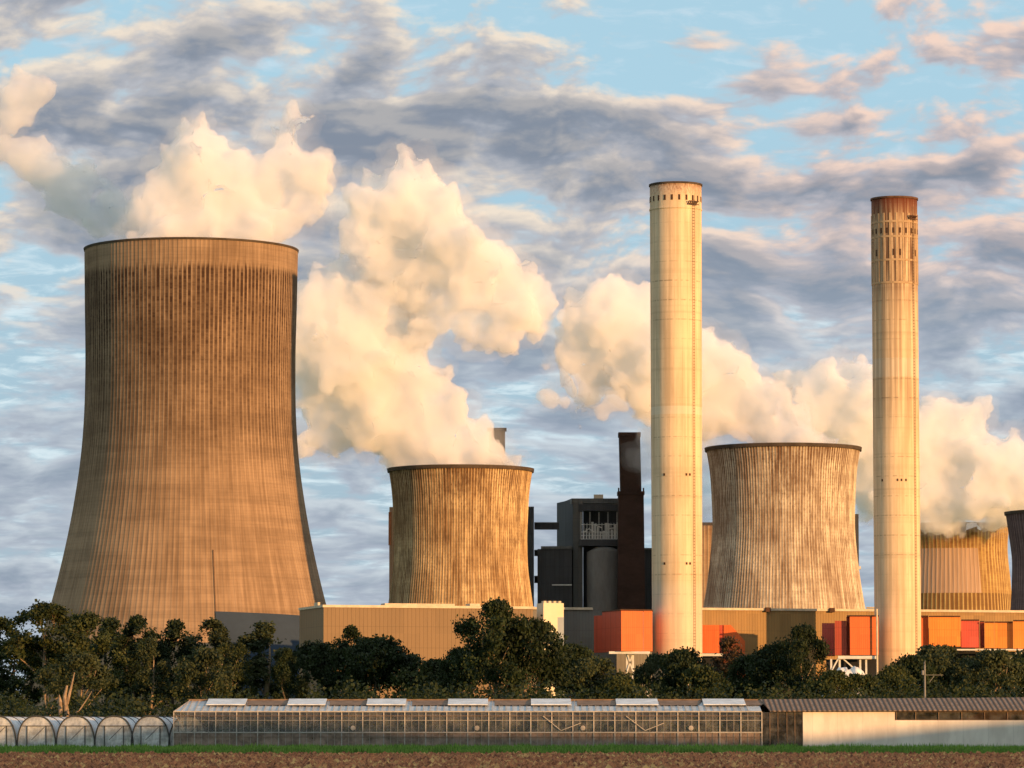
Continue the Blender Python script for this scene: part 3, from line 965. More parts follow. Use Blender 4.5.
sk_ = empty('stack', (P(631, 600, 1872).x, 1872, 0), label='dark brown square stack left of the first chimney, wrapped in smoke', cat='stack')
def taper(mb, hw0, hw1, z0, z1, dx=0.0):
    v = [(-hw0, -hw0, z0), (hw0, -hw0, z0), (hw0, hw0, z0), (-hw0, hw0, z0), (dx - hw1, -hw1, z1), (dx + hw1, -hw1, z1), (dx + hw1, hw1, z1), (dx - hw1, hw1, z1)]
    return mb.add(v, [(0, 1, 2, 3)[::-1], (4, 5, 6, 7), (0, 1, 5, 4), (1, 2, 6, 5), (2, 3, 7, 6), (3, 0, 4, 7)])
zz1 = zat(492, 1872)
taper(MB(), 6.9, 5.9, 0, zz1).build('shaft', M_brownstack, sk_)
taper(MB(), 4.9, 4.9, zz1, zat(434, 1872), -0.6).build('upper_flue', M_brownstack, sk_)
cr = MB()
for k in range(9):
    xk = -5.8 + 11.6 * k / 8
    cr.box(xk - .35, xk + .35, -6, -5.5, zz1, zz1 + 1.6)
cr.box(-6.3, 6.3, -6.3, 6.3, zz1 - 1.5, zz1 + .02)
cr.box(-5.8, 4.6, -5.2, 5.2, zat(437, 1872), zat(433, 1872))
cr.build('parapet', M_brownstack, sk_)

ds = empty('annex_building', (P(645, 600, 1900).x, 1900, 0), label='dark annex showing between the brown stack and the first chimney', cat='industrial building')
mk = local_parts(ds)
mk('wall', M_char, [(638, 1898), (668, 1898), (668, 1920), (638, 1920)], 0, zat(550, 1898))
mk('roof', M_char2, [(638, 1897), (668.5, 1897), (668.5, 1920), (638, 1920)], zat(550, 1898) + .01, zat(548, 1898))

fl = empty('flue_stack', (P(497, 440, 1960).x, 1960, 0), label='dark stack head poking out of the steam above the ochre cooling tower', cat='stack')
MB().tube([(0, 0, 0), (0, 0, zat(431, 1960))], [4.5, 4.0], 24).build('shaft', M_blk, fl)
MB().box(-4.7, 4.7, -4.7, 4.7, zat(431, 1960) + .02, zat(428.5, 1960)).build('cap', M_blk, fl)

db = empty('elevator_tower', (P(856, 600, 1960).x, 1960, 0), label='black slab tower just behind the right edge of the pale stained cooling tower', cat='industrial building')
mk = local_parts(db)
mk('wall', M_char, [(840, 1960), (859.5, 1960), (859.5, 1975), (840, 1975)], 0, zat(514, 1960))
mk('bracket', M_wsteel, [(859.6, 1962), (861.5, 1962), (861.5, 1965), (859.6, 1965)], zat(569, 1960), zat(566, 1960))
sb = empty('vent_house', (P(871, 600, 1560).x, 1560, 0), label='small grey box on the hall roof left of the rust-topped chimney', cat='roof house')
mk = local_parts(sb)
mk('wall', M_bluegrey, [(867, 1562), (877, 1562), (877, 1570), (867, 1570)], 40, zat(607.5, 1560))
mk('roof', M_coping, [(866.5, 1561.5), (877.5, 1561.5), (877.5, 1570.5), (866.5, 1570.5)], zat(607.5, 1560) + .01, zat(606.8, 1560))

# ------------------------------------------------------------------ steam
def steam_mat(name, dens, col, surf=0.10):
    m, t = newmat(name)
    tr = t.n('ShaderNodeBsdfTransparent')
    df = t.n('ShaderNodeBsdfDiffuse'); df.inputs[0].default_value = (0.9, 0.88, 0.88, 1)
    mx = t.n('ShaderNodeMixShader'); mx.inputs[0].default_value = surf
    t.t.links.new(tr.outputs[0], mx.inputs[1]); t.t.links.new(df.outputs[0], mx.inputs[2])
    vs = t.n('ShaderNodeVolumeScatter')
    vs.inputs['Color'].default_value = tuple(col) + (1,)
    vs.inputs['Density'].default_value = dens
    vs.inputs['Anisotropy'].default_value = 0.0
    t.out(mx.outputs[0], vs.outputs[0])
    m.cycles.homogeneous_volume = True
    return m


def tex(kind, size, **kw):
    tx = bpy.data.textures.new(kind.lower() + '_%d' % int(size), kind)
    tx.noise_scale = size
    for k, v in kw.items(): setattr(tx, k, v)
    return tx


def plume(blobs, D, mat, seed, label, grow=1.18, voxel=2.2, amp=1.0):
    rd = random.Random(seed)
    mb = MB()
    # icosphere template
    import bmesh
    bm = bmesh.new(); bmesh.ops.create_icosphere(bm, subdivisions=2, radius=1.0)
    tv = [v.co.copy() for v in bm.verts]; tf = [tuple(v.index for v in f.verts) for f in bm.faces]
    bm.free()
    def ball(c, r):
        mb.add([tuple(c + v * r) for v in tv], tf)
    c0 = P(blobs[0][0], blobs[0][1], D)
    for b in blobs:
        px, py, r = b[:3]
        dd = b[3] if len(b) > 3 else 0
        Dk = D + dd + rd.uniform(-1, 1) * 8
        c = P(px, py, Dk) - c0
        rm = r * D / F * grow
        ball(c, rm)
        for k in range(int(9 + r / 3)):
            v = Vector((rd.gauss(0, 1), rd.gauss(0, 1) * 0.8, rd.gauss(0, 1)))
            v.normalize()
            rk = rm * rd.uniform(0.28, 0.52)
            ball(c + v * (rm * rd.uniform(0.75, 0.98)), rk)
            if rk > 5 and rd.random() < 0.7:
                w = Vector((rd.gauss(0, 1), rd.gauss(0, 1), rd.gauss(0, 1))).normalized()
                ball(c + v * rm * 0.95 + w * rk * 0.9, rk * 0.45)
    o = mb.build('steam_plume', mat, None, smooth=True)
    o.location = c0
    md = o.modifiers.new('remesh', 'REMESH'); md.mode = 'VOXEL'; md.voxel_size = voxel; md.use_smooth_shade = True
    md = o.modifiers.new('soften', 'SMOOTH'); md.factor = 0.6; md.iterations = 3
    for kind, size, st, kw in (('CLOUDS', 24, 11, {'noise_depth': 2}), ('VORONOI', 16, -10, {}), ('VORONOI', 7, -5, {}), ('CLOUDS', 3.2, 3.0, {'noise_depth': 3})):
        tx = tex(kind, size, **kw)
        md = o.modifiers.new('billow', 'DISPLACE'); md.texture = tx; md.texture_coords = 'LOCAL'
        md.strength = st * amp; md.mid_level = 0.5 if kind == 'CLOUDS' else 0.35
    tag(o, label, 'steam plume', 'steam plumes over the cooling towers')
    h = bpy.data.objects.new('thin_fringe', o.data.copy()); COL.objects.link(h)
    h.data.materials.clear(); h.data.materials.append(M_fringe)
    h.parent = o
    md = h.modifiers.new('remesh', 'REMESH'); md.mode = 'VOXEL'; md.voxel_size = voxel * 1.3; md.use_smooth_shade = True
    for kind, size, st, mid in (('CLOUDS', 20, 14, 0.42), ('CLOUDS', 9, 11, 0.42), ('CLOUDS', 4, 6, 0.42)):
        tx = tex(kind, size, noise_depth=3)
        md = h.modifiers.new('drift', 'DISPLACE'); md.texture = tx; md.texture_coords = 'LOCAL'
        md.strength = st * min(1, amp + .1); md.mid_level = mid
    return o


M_st1 = steam_mat('steam_bright', 0.17, (0.975, 0.925, 0.965), 0.05)
M_st2 = steam_mat('steam_thin', 0.11, (0.985, 0.93, 0.95), 0.05)
M_st3 = steam_mat('steam_mauve', 0.15, (0.97, 0.92, 0.965), 0.05)
M_smoke = steam_mat('smoke_mauve', 0.018, (0.99, 0.965, 0.98), 0.01)
M_fringe = steam_mat('steam_fringe', 0.011, (0.995, 0.985, 0.98), 0.004)
plume([(240, 232, 30), (205, 232, 32), (165, 228, 28), (200, 190, 36), (190, 155, 26), (182, 138, 14), (225, 170, 20), (245, 200, 30), (150, 205, 18), (275, 222, 22), (270, 190, 16),
       (288, 130, 17), (285, 152, 16), (305, 172, 24), (322, 182, 16), (318, 202, 13), (298, 120, 14), (265, 170, 16), (215, 215, 30), (160, 200, 22), (140, 225, 16), (285, 200, 18), (175, 170, 16), (300, 222, 12)],
      1640, M_st1, 1, 'white steam plume rising straight out of the tallest tower with two heads')
plume([(125, 222, 16, 30), (100, 212, 14, 30), (75, 205, 18, 35), (58, 190, 18, 40), (40, 175, 16, 45), (22, 158, 17, 50), (5, 145, 16, 50), (-15, 150, 16, 55),
       (88, 172, 14, 40), (60, 165, 12, 45), (110, 200, 14, 35), (30, 92, 15, 60), (45, 85, 10, 60), (18, 78, 8, 60), (22, 115, 12, 60), (8, 128, 12, 60), (105, 185, 9, 40), (120, 205, 14, 30), (95, 225, 12, 30), (50, 205, 12, 40), (0, 120, 12, 60), (12, 95, 12, 60), (42, 150, 12, 50)],
      1650, M_st2, 2, 'thin peach steam trailing off to the left edge of the sky', amp=0.7)
plume([(508, 462, 13), (494, 455, 15), (478, 445, 16), (470, 458, 18), (440, 450, 24), (352, 268, 18), (375, 300, 22), (405, 310, 20), (330, 285, 16), (430, 330, 12), (460, 405, 12), (475, 425, 10), (345, 240, 10), (405, 442, 26), (385, 415, 32), (360, 385, 34), (345, 350, 34), (330, 320, 28), (312, 295, 20), (372, 350, 26), (400, 390, 22), (425, 420, 18),
       (440, 392, 12), (312, 345, 24), (330, 415, 24), (318, 440, 16), (360, 430, 18), (430, 375, 18), (455, 430, 16), (415, 350, 20), (395, 335, 22), (440, 415, 18), (300, 330, 20), (320, 375, 24), (460, 445, 14), (305, 400, 16), (300, 440, 12), (335, 440, 16), (350, 300, 18), (315, 375, 24)],
      1800, M_st1, 3, 'lower golden steam plume leaning left out of the ochre cooling tower')
plume([(375, 198, 24), (402, 180, 24), (398, 158, 12), (425, 200, 26), (400, 235, 32), (435, 240, 32), (465, 255, 30), (492, 270, 28), (518, 280, 22), (535, 290, 16), (515, 312, 20),
       (488, 300, 18), (440, 275, 20), (395, 268, 20), (365, 222, 14), (425, 305, 15), (442, 318, 10), (378, 285, 12), (500, 335, 10), (385, 262, 24), (410, 290, 22), (350, 250, 14), (455, 300, 18), (420, 330, 16), (475, 330, 16), (500, 345, 14), (530, 320, 16), (545, 300, 12), (365, 285, 16)],
      1790, M_st1, 4, 'upper golden steam cloud bending right above the ochre cooling tower')
plume([(830, 446, 12), (800, 438, 18), (768, 430, 24), (775, 405, 18), (745, 400, 26), (740, 378, 20), (715, 378, 26), (712, 352, 16), (690, 365, 30), (660, 355, 34), (632, 335, 34), (612, 305, 26), (600, 288, 14),
       (585, 318, 24), (570, 345, 18), (600, 365, 24), (640, 385, 28), (680, 400, 28), (715, 415, 22), (575, 300, 12), (795, 412, 12), (700, 345, 20), (725, 360, 20), (570, 375, 14), (690, 430, 20), (585, 395, 14), (660, 420, 18)],
      1800, M_st1, 5, 'dense white steam plume passing behind the first chimney from the pale stained tower')
plume([(552, 398, 9), (565, 402, 7), (545, 395, 5), (590, 405, 8), (602, 412, 8), (615, 400, 10), (546, 368, 6), (578, 408, 5), (580, 428, 4)],
      1790, M_st2, 6, 'small ragged wisps of peach steam left of the dark brown stack', amp=0.35, voxel=1.4)
plume([(955, 500, 24), (990, 490, 28), (1020, 495, 26), (1045, 490, 30), (1000, 462, 26), (965, 455, 28), (945, 430, 26), (972, 425, 18), (940, 410, 12), (930, 470, 30), (900, 480, 30), (885, 450, 32), (860, 420, 32),
       (835, 395, 26), (850, 375, 18), (820, 378, 16), (800, 385, 16), (815, 415, 26), (870, 395, 20), (870, 490, 22), (1015, 450, 14), (925, 505, 16), (935, 520, 11), (960, 524, 10), (985, 521, 12), (908, 520, 12), (1005, 518, 10), (845, 450, 25), (780, 380, 12)],
      2296, M_st3, 7, 'broad pinkish steam bank over the golden tower at the right edge')
plume([(706, 505, 16), (700, 478, 20), (690, 452, 20), (665, 440, 20), (662, 425, 16), (664, 465, 16), (641, 478, 8), (634, 464, 7), (644, 456, 8), (630, 452, 5), (690, 430, 20)],
      1862, M_smoke, 8, 'thin mauve smoke drifting across the head of the dark brown stack', amp=0.5)

# ------------------------------------------------------------------ glasshouse
def film(name, col, trans=0.4, alpha=1.0, rough=0.5):
    m, t = newmat(name)
    o = t.obj()
    n1 = t.noise(o, 0.9, 5, 0.65)
    c = t.mix(t.rng(n1, 0.35, 0.65), tuple(x * 0.72 for x in col), col)
    a = t.pbr(c, rough, t.bump(n1, 0.3, 0.05))
    b = t.n('ShaderNodeBsdfTranslucent'); t.put(b.inputs[0], c)
    mx = t.n('ShaderNodeMixShader'); mx.inputs[0].default_value = trans
    t.t.links.new(a, mx.inputs[1]); t.t.links.new(b.outputs[0], mx.inputs[2])
    res = mx.outputs[0]
    if alpha < 1:
        tr = t.n('ShaderNodeBsdfTransparent')
        m2 = t.n('ShaderNodeMixShader')
        t.put(m2.inputs[0], t.rng(n1, 0.3, 0.7, alpha * 0.6, min(1, alpha * 1.4)))
        t.t.links.new(tr.outputs[0], m2.inputs[1]); t.t.links.new(res, m2.inputs[2])
        res = m2.outputs[0]
    t.out(res)
    return m


def glass(name, tint, dirt=0.12):
    m, t = newmat(name)
    o = t.obj()
    n1 = t.noise(o, 0.7, 5, 0.7)
    tr = t.n('ShaderNodeBsdfTransparent'); tr.inputs[0].default_value = tuple(tint) + (1,)
    df = t.n('ShaderNodeBsdfDiffuse'); df.inputs[0].default_value = (0.45, 0.42, 0.38, 1)
    gl = t.n('ShaderNodeBsdfGlossy'); gl.inputs['Roughness'].default_value = 0.15
    m1 = t.n('ShaderNodeMixShader'); t.put(m1.inputs[0], t.rng(n1, 0.35, 0.7, dirt * 0.3, dirt * 2.2))
    t.t.links.new(tr.outputs[0], m1.inputs[1]); t.t.links.new(df.outputs[0], m1.inputs[2])
    m2 = t.n('ShaderNodeMixShader'); m2.inputs[0].default_value = 0.05
    t.t.links.new(m1.outputs[0], m2.inputs[1]); t.t.links.new(gl.outputs[0], m2.inputs[2])
    t.out(m2.outputs[0])
    return m


M_post = plain('weathered_white_steel', (0.40, 0.36, 0.32), 0.7, 0.25, 1.5)
M_roofglass = film('frosted_roof_glass', (0.66, 0.70, 0.72), 0.2, rough=0.35)
M_vent = film('white_vent_glass', (0.85, 0.87, 0.88), 0.15, rough=0.3)
M_backfilm = film('pale_back_film', (0.50, 0.40, 0.32), 0.4)
M_lower = film('brown_lower_panel', (0.40, 0.29, 0.23), 0.15, alpha=0.95)
M_glass = glass('greenhouse_glass', (0.93, 0.93, 0.9), 0.07)
M_browng = glass('brown_glass', (0.35, 0.27, 0.2), 0.10)
M_ridge = plain('mossy_ridge', (0.19, 0.13, 0.09), 0.9, 0.35, 1.0)
m, t = newmat('crop_leaves')
n1 = t.noise(t.obj(), 1.3, 5, 0.7)
t.out(t.pbr(t.mix(t.rng(n1, 0.35, 0.65), (0.015, 0.025, 0.008), (0.06, 0.085, 0.025)), 0.8))
M_crop = m


def leafmesh(name, centers, size, seed, flat=0.5):
    rs = np.random.RandomState(seed)
    n = len(centers)
    u = rs.randn(n, 3); u /= np.linalg.norm(u, axis=1, keepdims=True)
    w = rs.randn(n, 3); w -= (w * u).sum(1, keepdims=True) * u; w /= np.linalg.norm(w, axis=1, keepdims=True)
    sz = (size * (0.6 + 0.8 * rs.rand(n)))[:, None]
    v = np.stack([centers - u * sz * 0.5, centers + w * sz * 0.36, centers + u * sz * 0.5, centers - w * sz * 0.36], 1)
    q = np.arange(4 * n).reshape(n, 4)
    return np_mesh(name, v.reshape(-1, 3), q)


GX0, GX1, GD = P(173.5, 740, 400).x, P(762, 740, 400).x, 400.0
gh = empty('greenhouse', (GX0, GD, 0), label='long glass greenhouse with white roof vents in front of the trees', cat='greenhouse')
GL = GX1 - GX0
EZ, RZ, RY = P(300, 712, 400).z, 4.72, 6.0
ro = MB()
ro.add([(0, 0, EZ), (GL, 0, EZ), (GL, RY, RZ), (1.1, RY, RZ)], [(0, 1, 2, 3)])
ro.add([(1.1, RY, RZ), (GL, RY, RZ), (GL, 12, EZ), (0, 12, EZ)], [(0, 1, 2, 3)])
ro.add([(0, 0, EZ), (1.1, RY, RZ), (0, 12, EZ)], [(0, 1, 2)])
ro.build('roof', M_roofglass, gh)
gb = MB()
for k in range(int(GL / 0.69)):
    gb.bar((k * 0.69, -.02, EZ + .05), (max(1.1, k * 0.69), RY, RZ + .05), 0.05)
gb.build('glazing_bar', M_post, gh)
rdg = MB()
rdg.bar((1.0, RY, RZ + 0.08), (GL, RY, RZ + 0.08), 0.22)
for k in range(8):
    x0 = (P(248 + 82.5 * k, 702, 404).x - GX0) + 0.1
    x1 = (P(284 + 82.5 * k, 702, 404).x - GX0) - 0.1
    sl_ = (RZ - EZ) / RY
    if x0 < GL:
        x1 = min(x1, GL)
        rdg.add([(x0 - 0.2, RY - 2.8, RZ - 2.8 * sl_ + .09), (x1 + 0.2, RY - 2.8, RZ - 2.8 * sl_ + .09), (x1 + .8, RY, RZ + .09), (x0 - .2, RY, RZ + .09)], [(0, 1, 2, 3)])
rdg.build('ridge_tiles', M_ridge, gh)
for px0, px1 in ((207, 246), (288, 326), (367, 406), (448, 488), (531, 571), (616, 658), (703, 745)):
    x0, x1 = P(px0, 702, 404).x - GX0, P(px1, 702, 404).x - GX0
    MB().add([(x0, RY - 3.4, RZ - 0.35), (x1, RY - 3.4, RZ - 0.35), (x1, RY + .2, RZ + 0.24), (x0, RY + .2, RZ + 0.24),
              (x0, RY - 3.4, RZ - 0.43), (x1, RY - 3.4, RZ - 0.43), (x1, RY + .2, RZ + 0.16), (x0, RY + .2, RZ + 0.16)],
             [(0, 1, 2, 3), (7, 6, 5, 4), (0, 4, 5, 1), (1, 5, 6, 2), (2, 6, 7, 3), (3, 7, 4, 0)]).build('roof_vent', M_vent, gh)
pane = MB()
pane.box(0.05, GL - 0.05, 0.10, 0.115, 1.62, EZ - 0.1)
pane.box(0.0, 0.015, 0.3, 11.8, 1.62, EZ - 0.1)
pane.build('window', M_glass, gh)
MB().box(0.05, GL - .05, 0.10, 0.13, 0, 1.5).box(-0.01, 0.02, 0.2, 11.8, 0, 1.5).build('lower_panel', M_lower, gh)
MB().box(0.2, GL - .2, 11.8, 11.85, 0, EZ).build('back_wall', M_backfilm, gh)
nb = 29
for k in range(nb):
    x = GL * k / (nb - 1)
    MB().box(x - 0.055, x + 0.055, -0.03, 0.08, 0, EZ).build('post', M_post, gh)
ml = MB()
for k in range((nb - 1) * 3):
    if k % 3:
        x = GL * k / ((nb - 1) * 3)
        ml.box(x - 0.018, x + 0.018, 0.03, 0.07, 0, EZ)
ml.build('mullion', M_post, gh)
for z0, z1, mt in ((EZ - 0.02, EZ + 0.1, M_post), (EZ - 0.42, EZ - 0.36, M_ridge), (EZ - 0.85, EZ - 0.81, M_post), (1.5, 1.62, M_post), (1.08, 1.13, M_ridge), (0.0, 0.12, M_ridge)):
    MB().box(-0.03, GL, -0.06, -0.03, z0, z1).build('rail', mt, gh)
for pa, pb, pc in ((543, 561, 581), (626, 645, 664), (176, 185, 190)):
    xa, xb, xc = (P(q_, 720, 400).x - GX0 for q_ in (pa, pb, pc))
    b_ = MB(); b_.bar((xa, -.1, 3.2), (xb, -.1, 1.75), 0.07)
    if pa > 200: b_.bar((xb, -.1, 1.75), (xc, -.1, 2.5), 0.07)
    b_.build('brace', M_post, gh)
for px_ in (353, 477, 583, 691):
    x = P(px_, 728, 400).x - GX0
    v_ = MB()
    v_.tube([(x, -0.16, 2.0), (x, -0.12, 2.0)], 0.24, 20)
    v_.tube([(x, -0.2, 2.0), (x, -0.162, 2.0)], 0.12, 12)
    v_.build('fan', M_post, gh)
# tall crop rows inside
rs = np.random.RandomState(3)
n = 26000
cx = rs.rand(n) * (GL - 1) + 0.5
row = 1.6 + 1.9 * rs.randint(0, 5, n)
top = 2.7 + 0.35 * np.sin(cx * 1.7) * np.sin(cx * 0.43 + row) + 0.25 * np.sin(cx * 5)
cz = top * rs.rand(n) ** 0.7
cen = np.stack([cx, row + rs.randn(n) * 0.25, cz], 1)
o = link('crop_rows', leafmesh('crop', cen, 0.34, 5), M_crop)
o.location = (GX0, GD, 0)
tag(o, 'tall dark green crop growing in rows inside the greenhouse', 'crop', kind='stuff')

# shed with white wall
shx0, shx1 = P(762.5, 740, 400).x, P(1075, 740, 400).x
sh = empty('packing_shed', (shx0, GD, 0), label='low shed with long white wall and brown corrugated roof, joined to the greenhouse', cat='shed')
L_ = shx1 - shx0
f = lambda px: P(px, 740, 400).x - shx0
M_brown_roof = None
m, t = newmat('brown_corrugated_roof')
x_, y_, z_ = t.sep(t.obj())[:3]
fr = t.m('FRACT', t.mul(x_, 2.0))
n1 = t.noise(t.obj(), 1.4, 6, 0.7)
wv = t.rng(t.m('ABSOLUTE', t.sub(fr, 0.5)), 0.1, 0.45)
c = t.mix(wv, (0.26, 0.19, 0.145), (0.07, 0.05, 0.04))
c = t.mix(t.rng(n1, 0.4, 0.6, 0, 0.7), c, (0.12, 0.085, 0.06))
t.out(t.pbr(c, 0.9, t.bump(wv, 0.8, 0.1)))
M_brown_roof = m
WZ = 3.72
MB().add([(f(770), -0.45, WZ), (L_, -0.45, WZ + 0.1), (L_, RY, 5.12), (f(764), RY, 4.9), (f(770), -0.45, WZ - .1), (L_, -0.45, WZ), (L_, RY, 5.0), (f(764), RY, 4.8)],
         [(0, 1, 2, 3), (7, 6, 5, 4), (0, 4, 5, 1), (1, 5, 6, 2), (2, 6, 7, 3), (3, 7, 4, 0)]).build('roof', M_brown_roof, sh)
MB().add([(f(764), RY + .01, 4.9), (L_, RY + .01, 5.12), (L_, 12, 3.6), (f(764), 12, 3.6)], [(0, 1, 2, 3)]).build('rear_roof', M_brown_roof, sh)
MB().box(0.02, f(803) - .02, 0.1, 0.13, 0, 3.6).build('brown_glazing', M_browng, sh)
for px_ in (770, 778, 787, 795):
    MB().box(f(px_) - .03, f(px_) + .03, 0.02, 0.09, 0, 3.6).build('post', M_ridge, sh)
m, t = newmat('white_sheet_wall')
x_, y_, z_ = t.sep(t.obj())[:3]
n1 = t.noise(t.xyz(t.mul(x_, 0.6), 0.0, t.mul(z_, 0.2)), 1.0, 6, 0.65)
n2 = t.noise(t.xyz(t.mul(x_, 3.0), 0.0, t.mul(z_, 0.4)), 1.0, 4, 0.7)
c = t.mix(t.rng(n1, 0.35, 0.65), (0.66, 0.58, 0.51), (0.80, 0.72, 0.64))
jn = t.rng(t.m('ABSOLUTE', t.sub(t.m('FRACT', t.div(x_, 2.5)), 0.5)), 0.488, 0.496)
c = t.mix(t.mul(jn, 0.3), c, (0.25, 0.22, 0.2))
c = t.mix(t.mul(t.rng(t.add(z_, t.mul(n2, 0.6)), 0.8, 0.1), 0.35), c, (0.30, 0.25, 0.18))
c = t.mix(t.rng(n2, 0.58, 0.75, 0.0, 0.2), c, (0.4, 0.35, 0.28))
t.out(t.pbr(c, 0.75))
M_whitewall = m
wzz = P(900, 720.3, 400).z
ww = MB()
ww.box(f(803), f(895), 0, 0.15, 0, WZ - 0.12)
ww.box(f(895) + .001, L_, 0, 0.15, 0, wzz)
ww.build('white_wall', M_whitewall, sh)
MB().box(f(895) + .05, L_, 0.18, 0.2, wzz, WZ - .1).build('window', M_browng, sh)
for px_ in (896.5, 916, 939, 962, 985, 1008, 1030):
    MB().box(f(px_) - .04, f(px_) + .04, 0.06, 0.14, wzz + .001, WZ - .1).build('window_bar', M_ridge, sh)
for z0 in (wzz + .001, WZ - 0.14):
    MB().box(f(895), L_, 0.03, 0.17, z0, z0 + .05).build('window_rail', M_ridge, sh)
MB().box(0.1, L_, 11.8, 12, 0, 3.6).build('back_wall', M_ridge, sh)
MB().box(f(1014), f(1024), 1.2, 1.8, 0.0, wzz + 0.55).build('storage_box', M_cream, sh)

# polytunnels
M_film = film('polythene', (0.90, 0.93, 0.95), 0.3, rough=0.4)
M_filmend = film('polythene_end', (0.95, 0.95, 0.94), 0.5, alpha=0.93, rough=0.4)
M_hoop = plain('dark_hoop', (0.05, 0.05, 0.05), 0.7, 0.3, 2)
def arch(w, h, n=18):
    pts = []
    for k in range(n + 1):
        a = PI * k / n
        c_, s_ = math.cos(a), math.sin(a)
        pts.append((-(w / 2) * math.copysign(abs(c_) ** 0.8, c_), h * s_ ** 0.8))
    return pts
tlabels = ['polytunnel cut off by the left edge of the photo, front half out of view', 'second polytunnel from the left edge, with a pinkish sunlit end',
           'third polytunnel from the left edge, with a sunlit frame round its door', 'fourth polytunnel from the left edge, with bluish film end',
           'fifth polytunnel from the left edge, second from the greenhouse', 'last polytunnel, its front half hidden behind the greenhouse corner']
aw, ah = 3.8, 3.15
proto = None
for i, px_ in enumerate((-3, 36.5, 75.5, 114, 150.5, 188)):
    x = P(px_, 740, 401).x
    if proto is None:
        rt_ = empty('polytunnel', (x, 401, 0), 0, label=tlabels[0], cat='polytunnel', group='polytunnels beside the greenhouse')
        A = arch(aw, ah)
        sk2 = MB()
        vs, fs = [], []
        for j in range(12):
            for (ax, az) in A:
                sg = 0.985 + 0.015 * (j % 2)
                vs.append((ax * sg, 28 * j / 11, az * sg))
        for j in range(11):
            for k in range(len(A) - 1):
                q0 = j * len(A) + k
                fs.append((q0, q0 + 1, q0 + len(A) + 1, q0 + len(A)))
        sk2.add(vs, fs)
        sk2.build('cover', M_film, rt_, smooth=True)
        hp = MB(); hp.tube([(a * 1.01, -0.05, z * 1.01) for a, z in A], 0.075, 8); hp.build('front_hoop', M_hoop, rt_)
        for j in (3, 6, 9):
            hp = MB(); hp.tube([(a * 1.012, 28 * j / 11, z * 1.012) for a, z in A], 0.04, 6); hp.build('hoop', M_hoop, rt_)
        e = MB(); e.add([(a, 0, z) for a, z in A] , [tuple(range(len(A)))]); e.build('end_film', M_filmend, rt_)
        fr_ = MB()
        fr_.bar((-0.95, -.06, 0), (-0.95, -.06, 2.2), 0.09); fr_.bar((0.95, -.06, 0), (0.95, -.06, 2.2), 0.09); fr_.bar((-1.5, -.06, 2.2), (1.5, -.06, 2.2), 0.08)
        fr_.bar((-0.5, -.05, 0.8), (0.8, -.05, 2.1), 0.05)
        fr_.build('door_frame', M_hoop, rt_)
        MB().box(-0.9, 0.9, -0.04, -0.02, 0.02, 2.15).build('door', M_filmend, rt_)
        proto = rt_
    else:
        r_c = proto.copy(); COL.objects.link(r_c); r_c.location = (x, 401, 0); r_c['label'] = tlabels[i]
        for ch in proto.children:
            c_ = ch.copy(); COL.objects.link(c_); c_.parent = r_c

# ------------------------------------------------------------------ trees
def bark(name, c0, c1):
    m, t = newmat(name)
    n1 = t.noise(t.obj(), 1.5, 5, 0.7)
    t.out(t.pbr(t.mix(t.rng(n1, 0.35, 0.65), c0, c1), 0.9))
    return m
M_bark = bark('bark', (0.06, 0.045, 0.03), (0.13, 0.10, 0.07))
M_bark2 = bark('pale_bark', (0.20, 0.14, 0.09), (0.36, 0.26, 0.17))


def leafmat(name, dark, light, hi):
    m, t = newmat(name)
    o = t.obj()
    oi = t.n('ShaderNodeObjectInfo').outputs['Random']
    n1 = t.noise(o, 0.45, 4, 0.6)
    n2 = t.noise(o, 3.0, 3, 0.7)
    c = t.mix(t.rng(n1, 0.35, 0.65), dark, light)
    c = t.mix(t.mul(t.rng(n2, 0.55, 0.7), 0.6), c, hi)
    c = t.mix(t.mul(oi, 0.35), c, tuple(x * 0.55 for x in dark))
    a = t.pbr(c, 0.65, spec=0.25)
    b = t.n('ShaderNodeBsdfTranslucent'); t.put(b.inputs[0], c)
    mx = t.n('ShaderNodeMixShader'); mx.inputs[0].default_value = 0.25
    t.t.links.new(a, mx.inputs[1]); t.t.links.new(b.outputs[0], mx.inputs[2])
    t.out(mx.outputs[0])
    return m


M_leafA = leafmat('leaves_dark', (0.012, 0.022, 0.007), (0.036, 0.054, 0.015), (0.10, 0.11, 0.03))
M_leafB = leafmat('leaves_olive', (0.022, 0.034, 0.009), (0.075, 0.088, 0.022), (0.19, 0.18, 0.05))
M_leafD = leafmat('leaves_greygreen', (0.028, 0.04, 0.016), (0.075, 0.088, 0.032), (0.20, 0.18, 0.07))
M_leafC = leafmat('leaves_russet', (0.05, 0.035, 0.015), (0.11, 0.06, 0.025), (0.16, 0.09, 0.04))


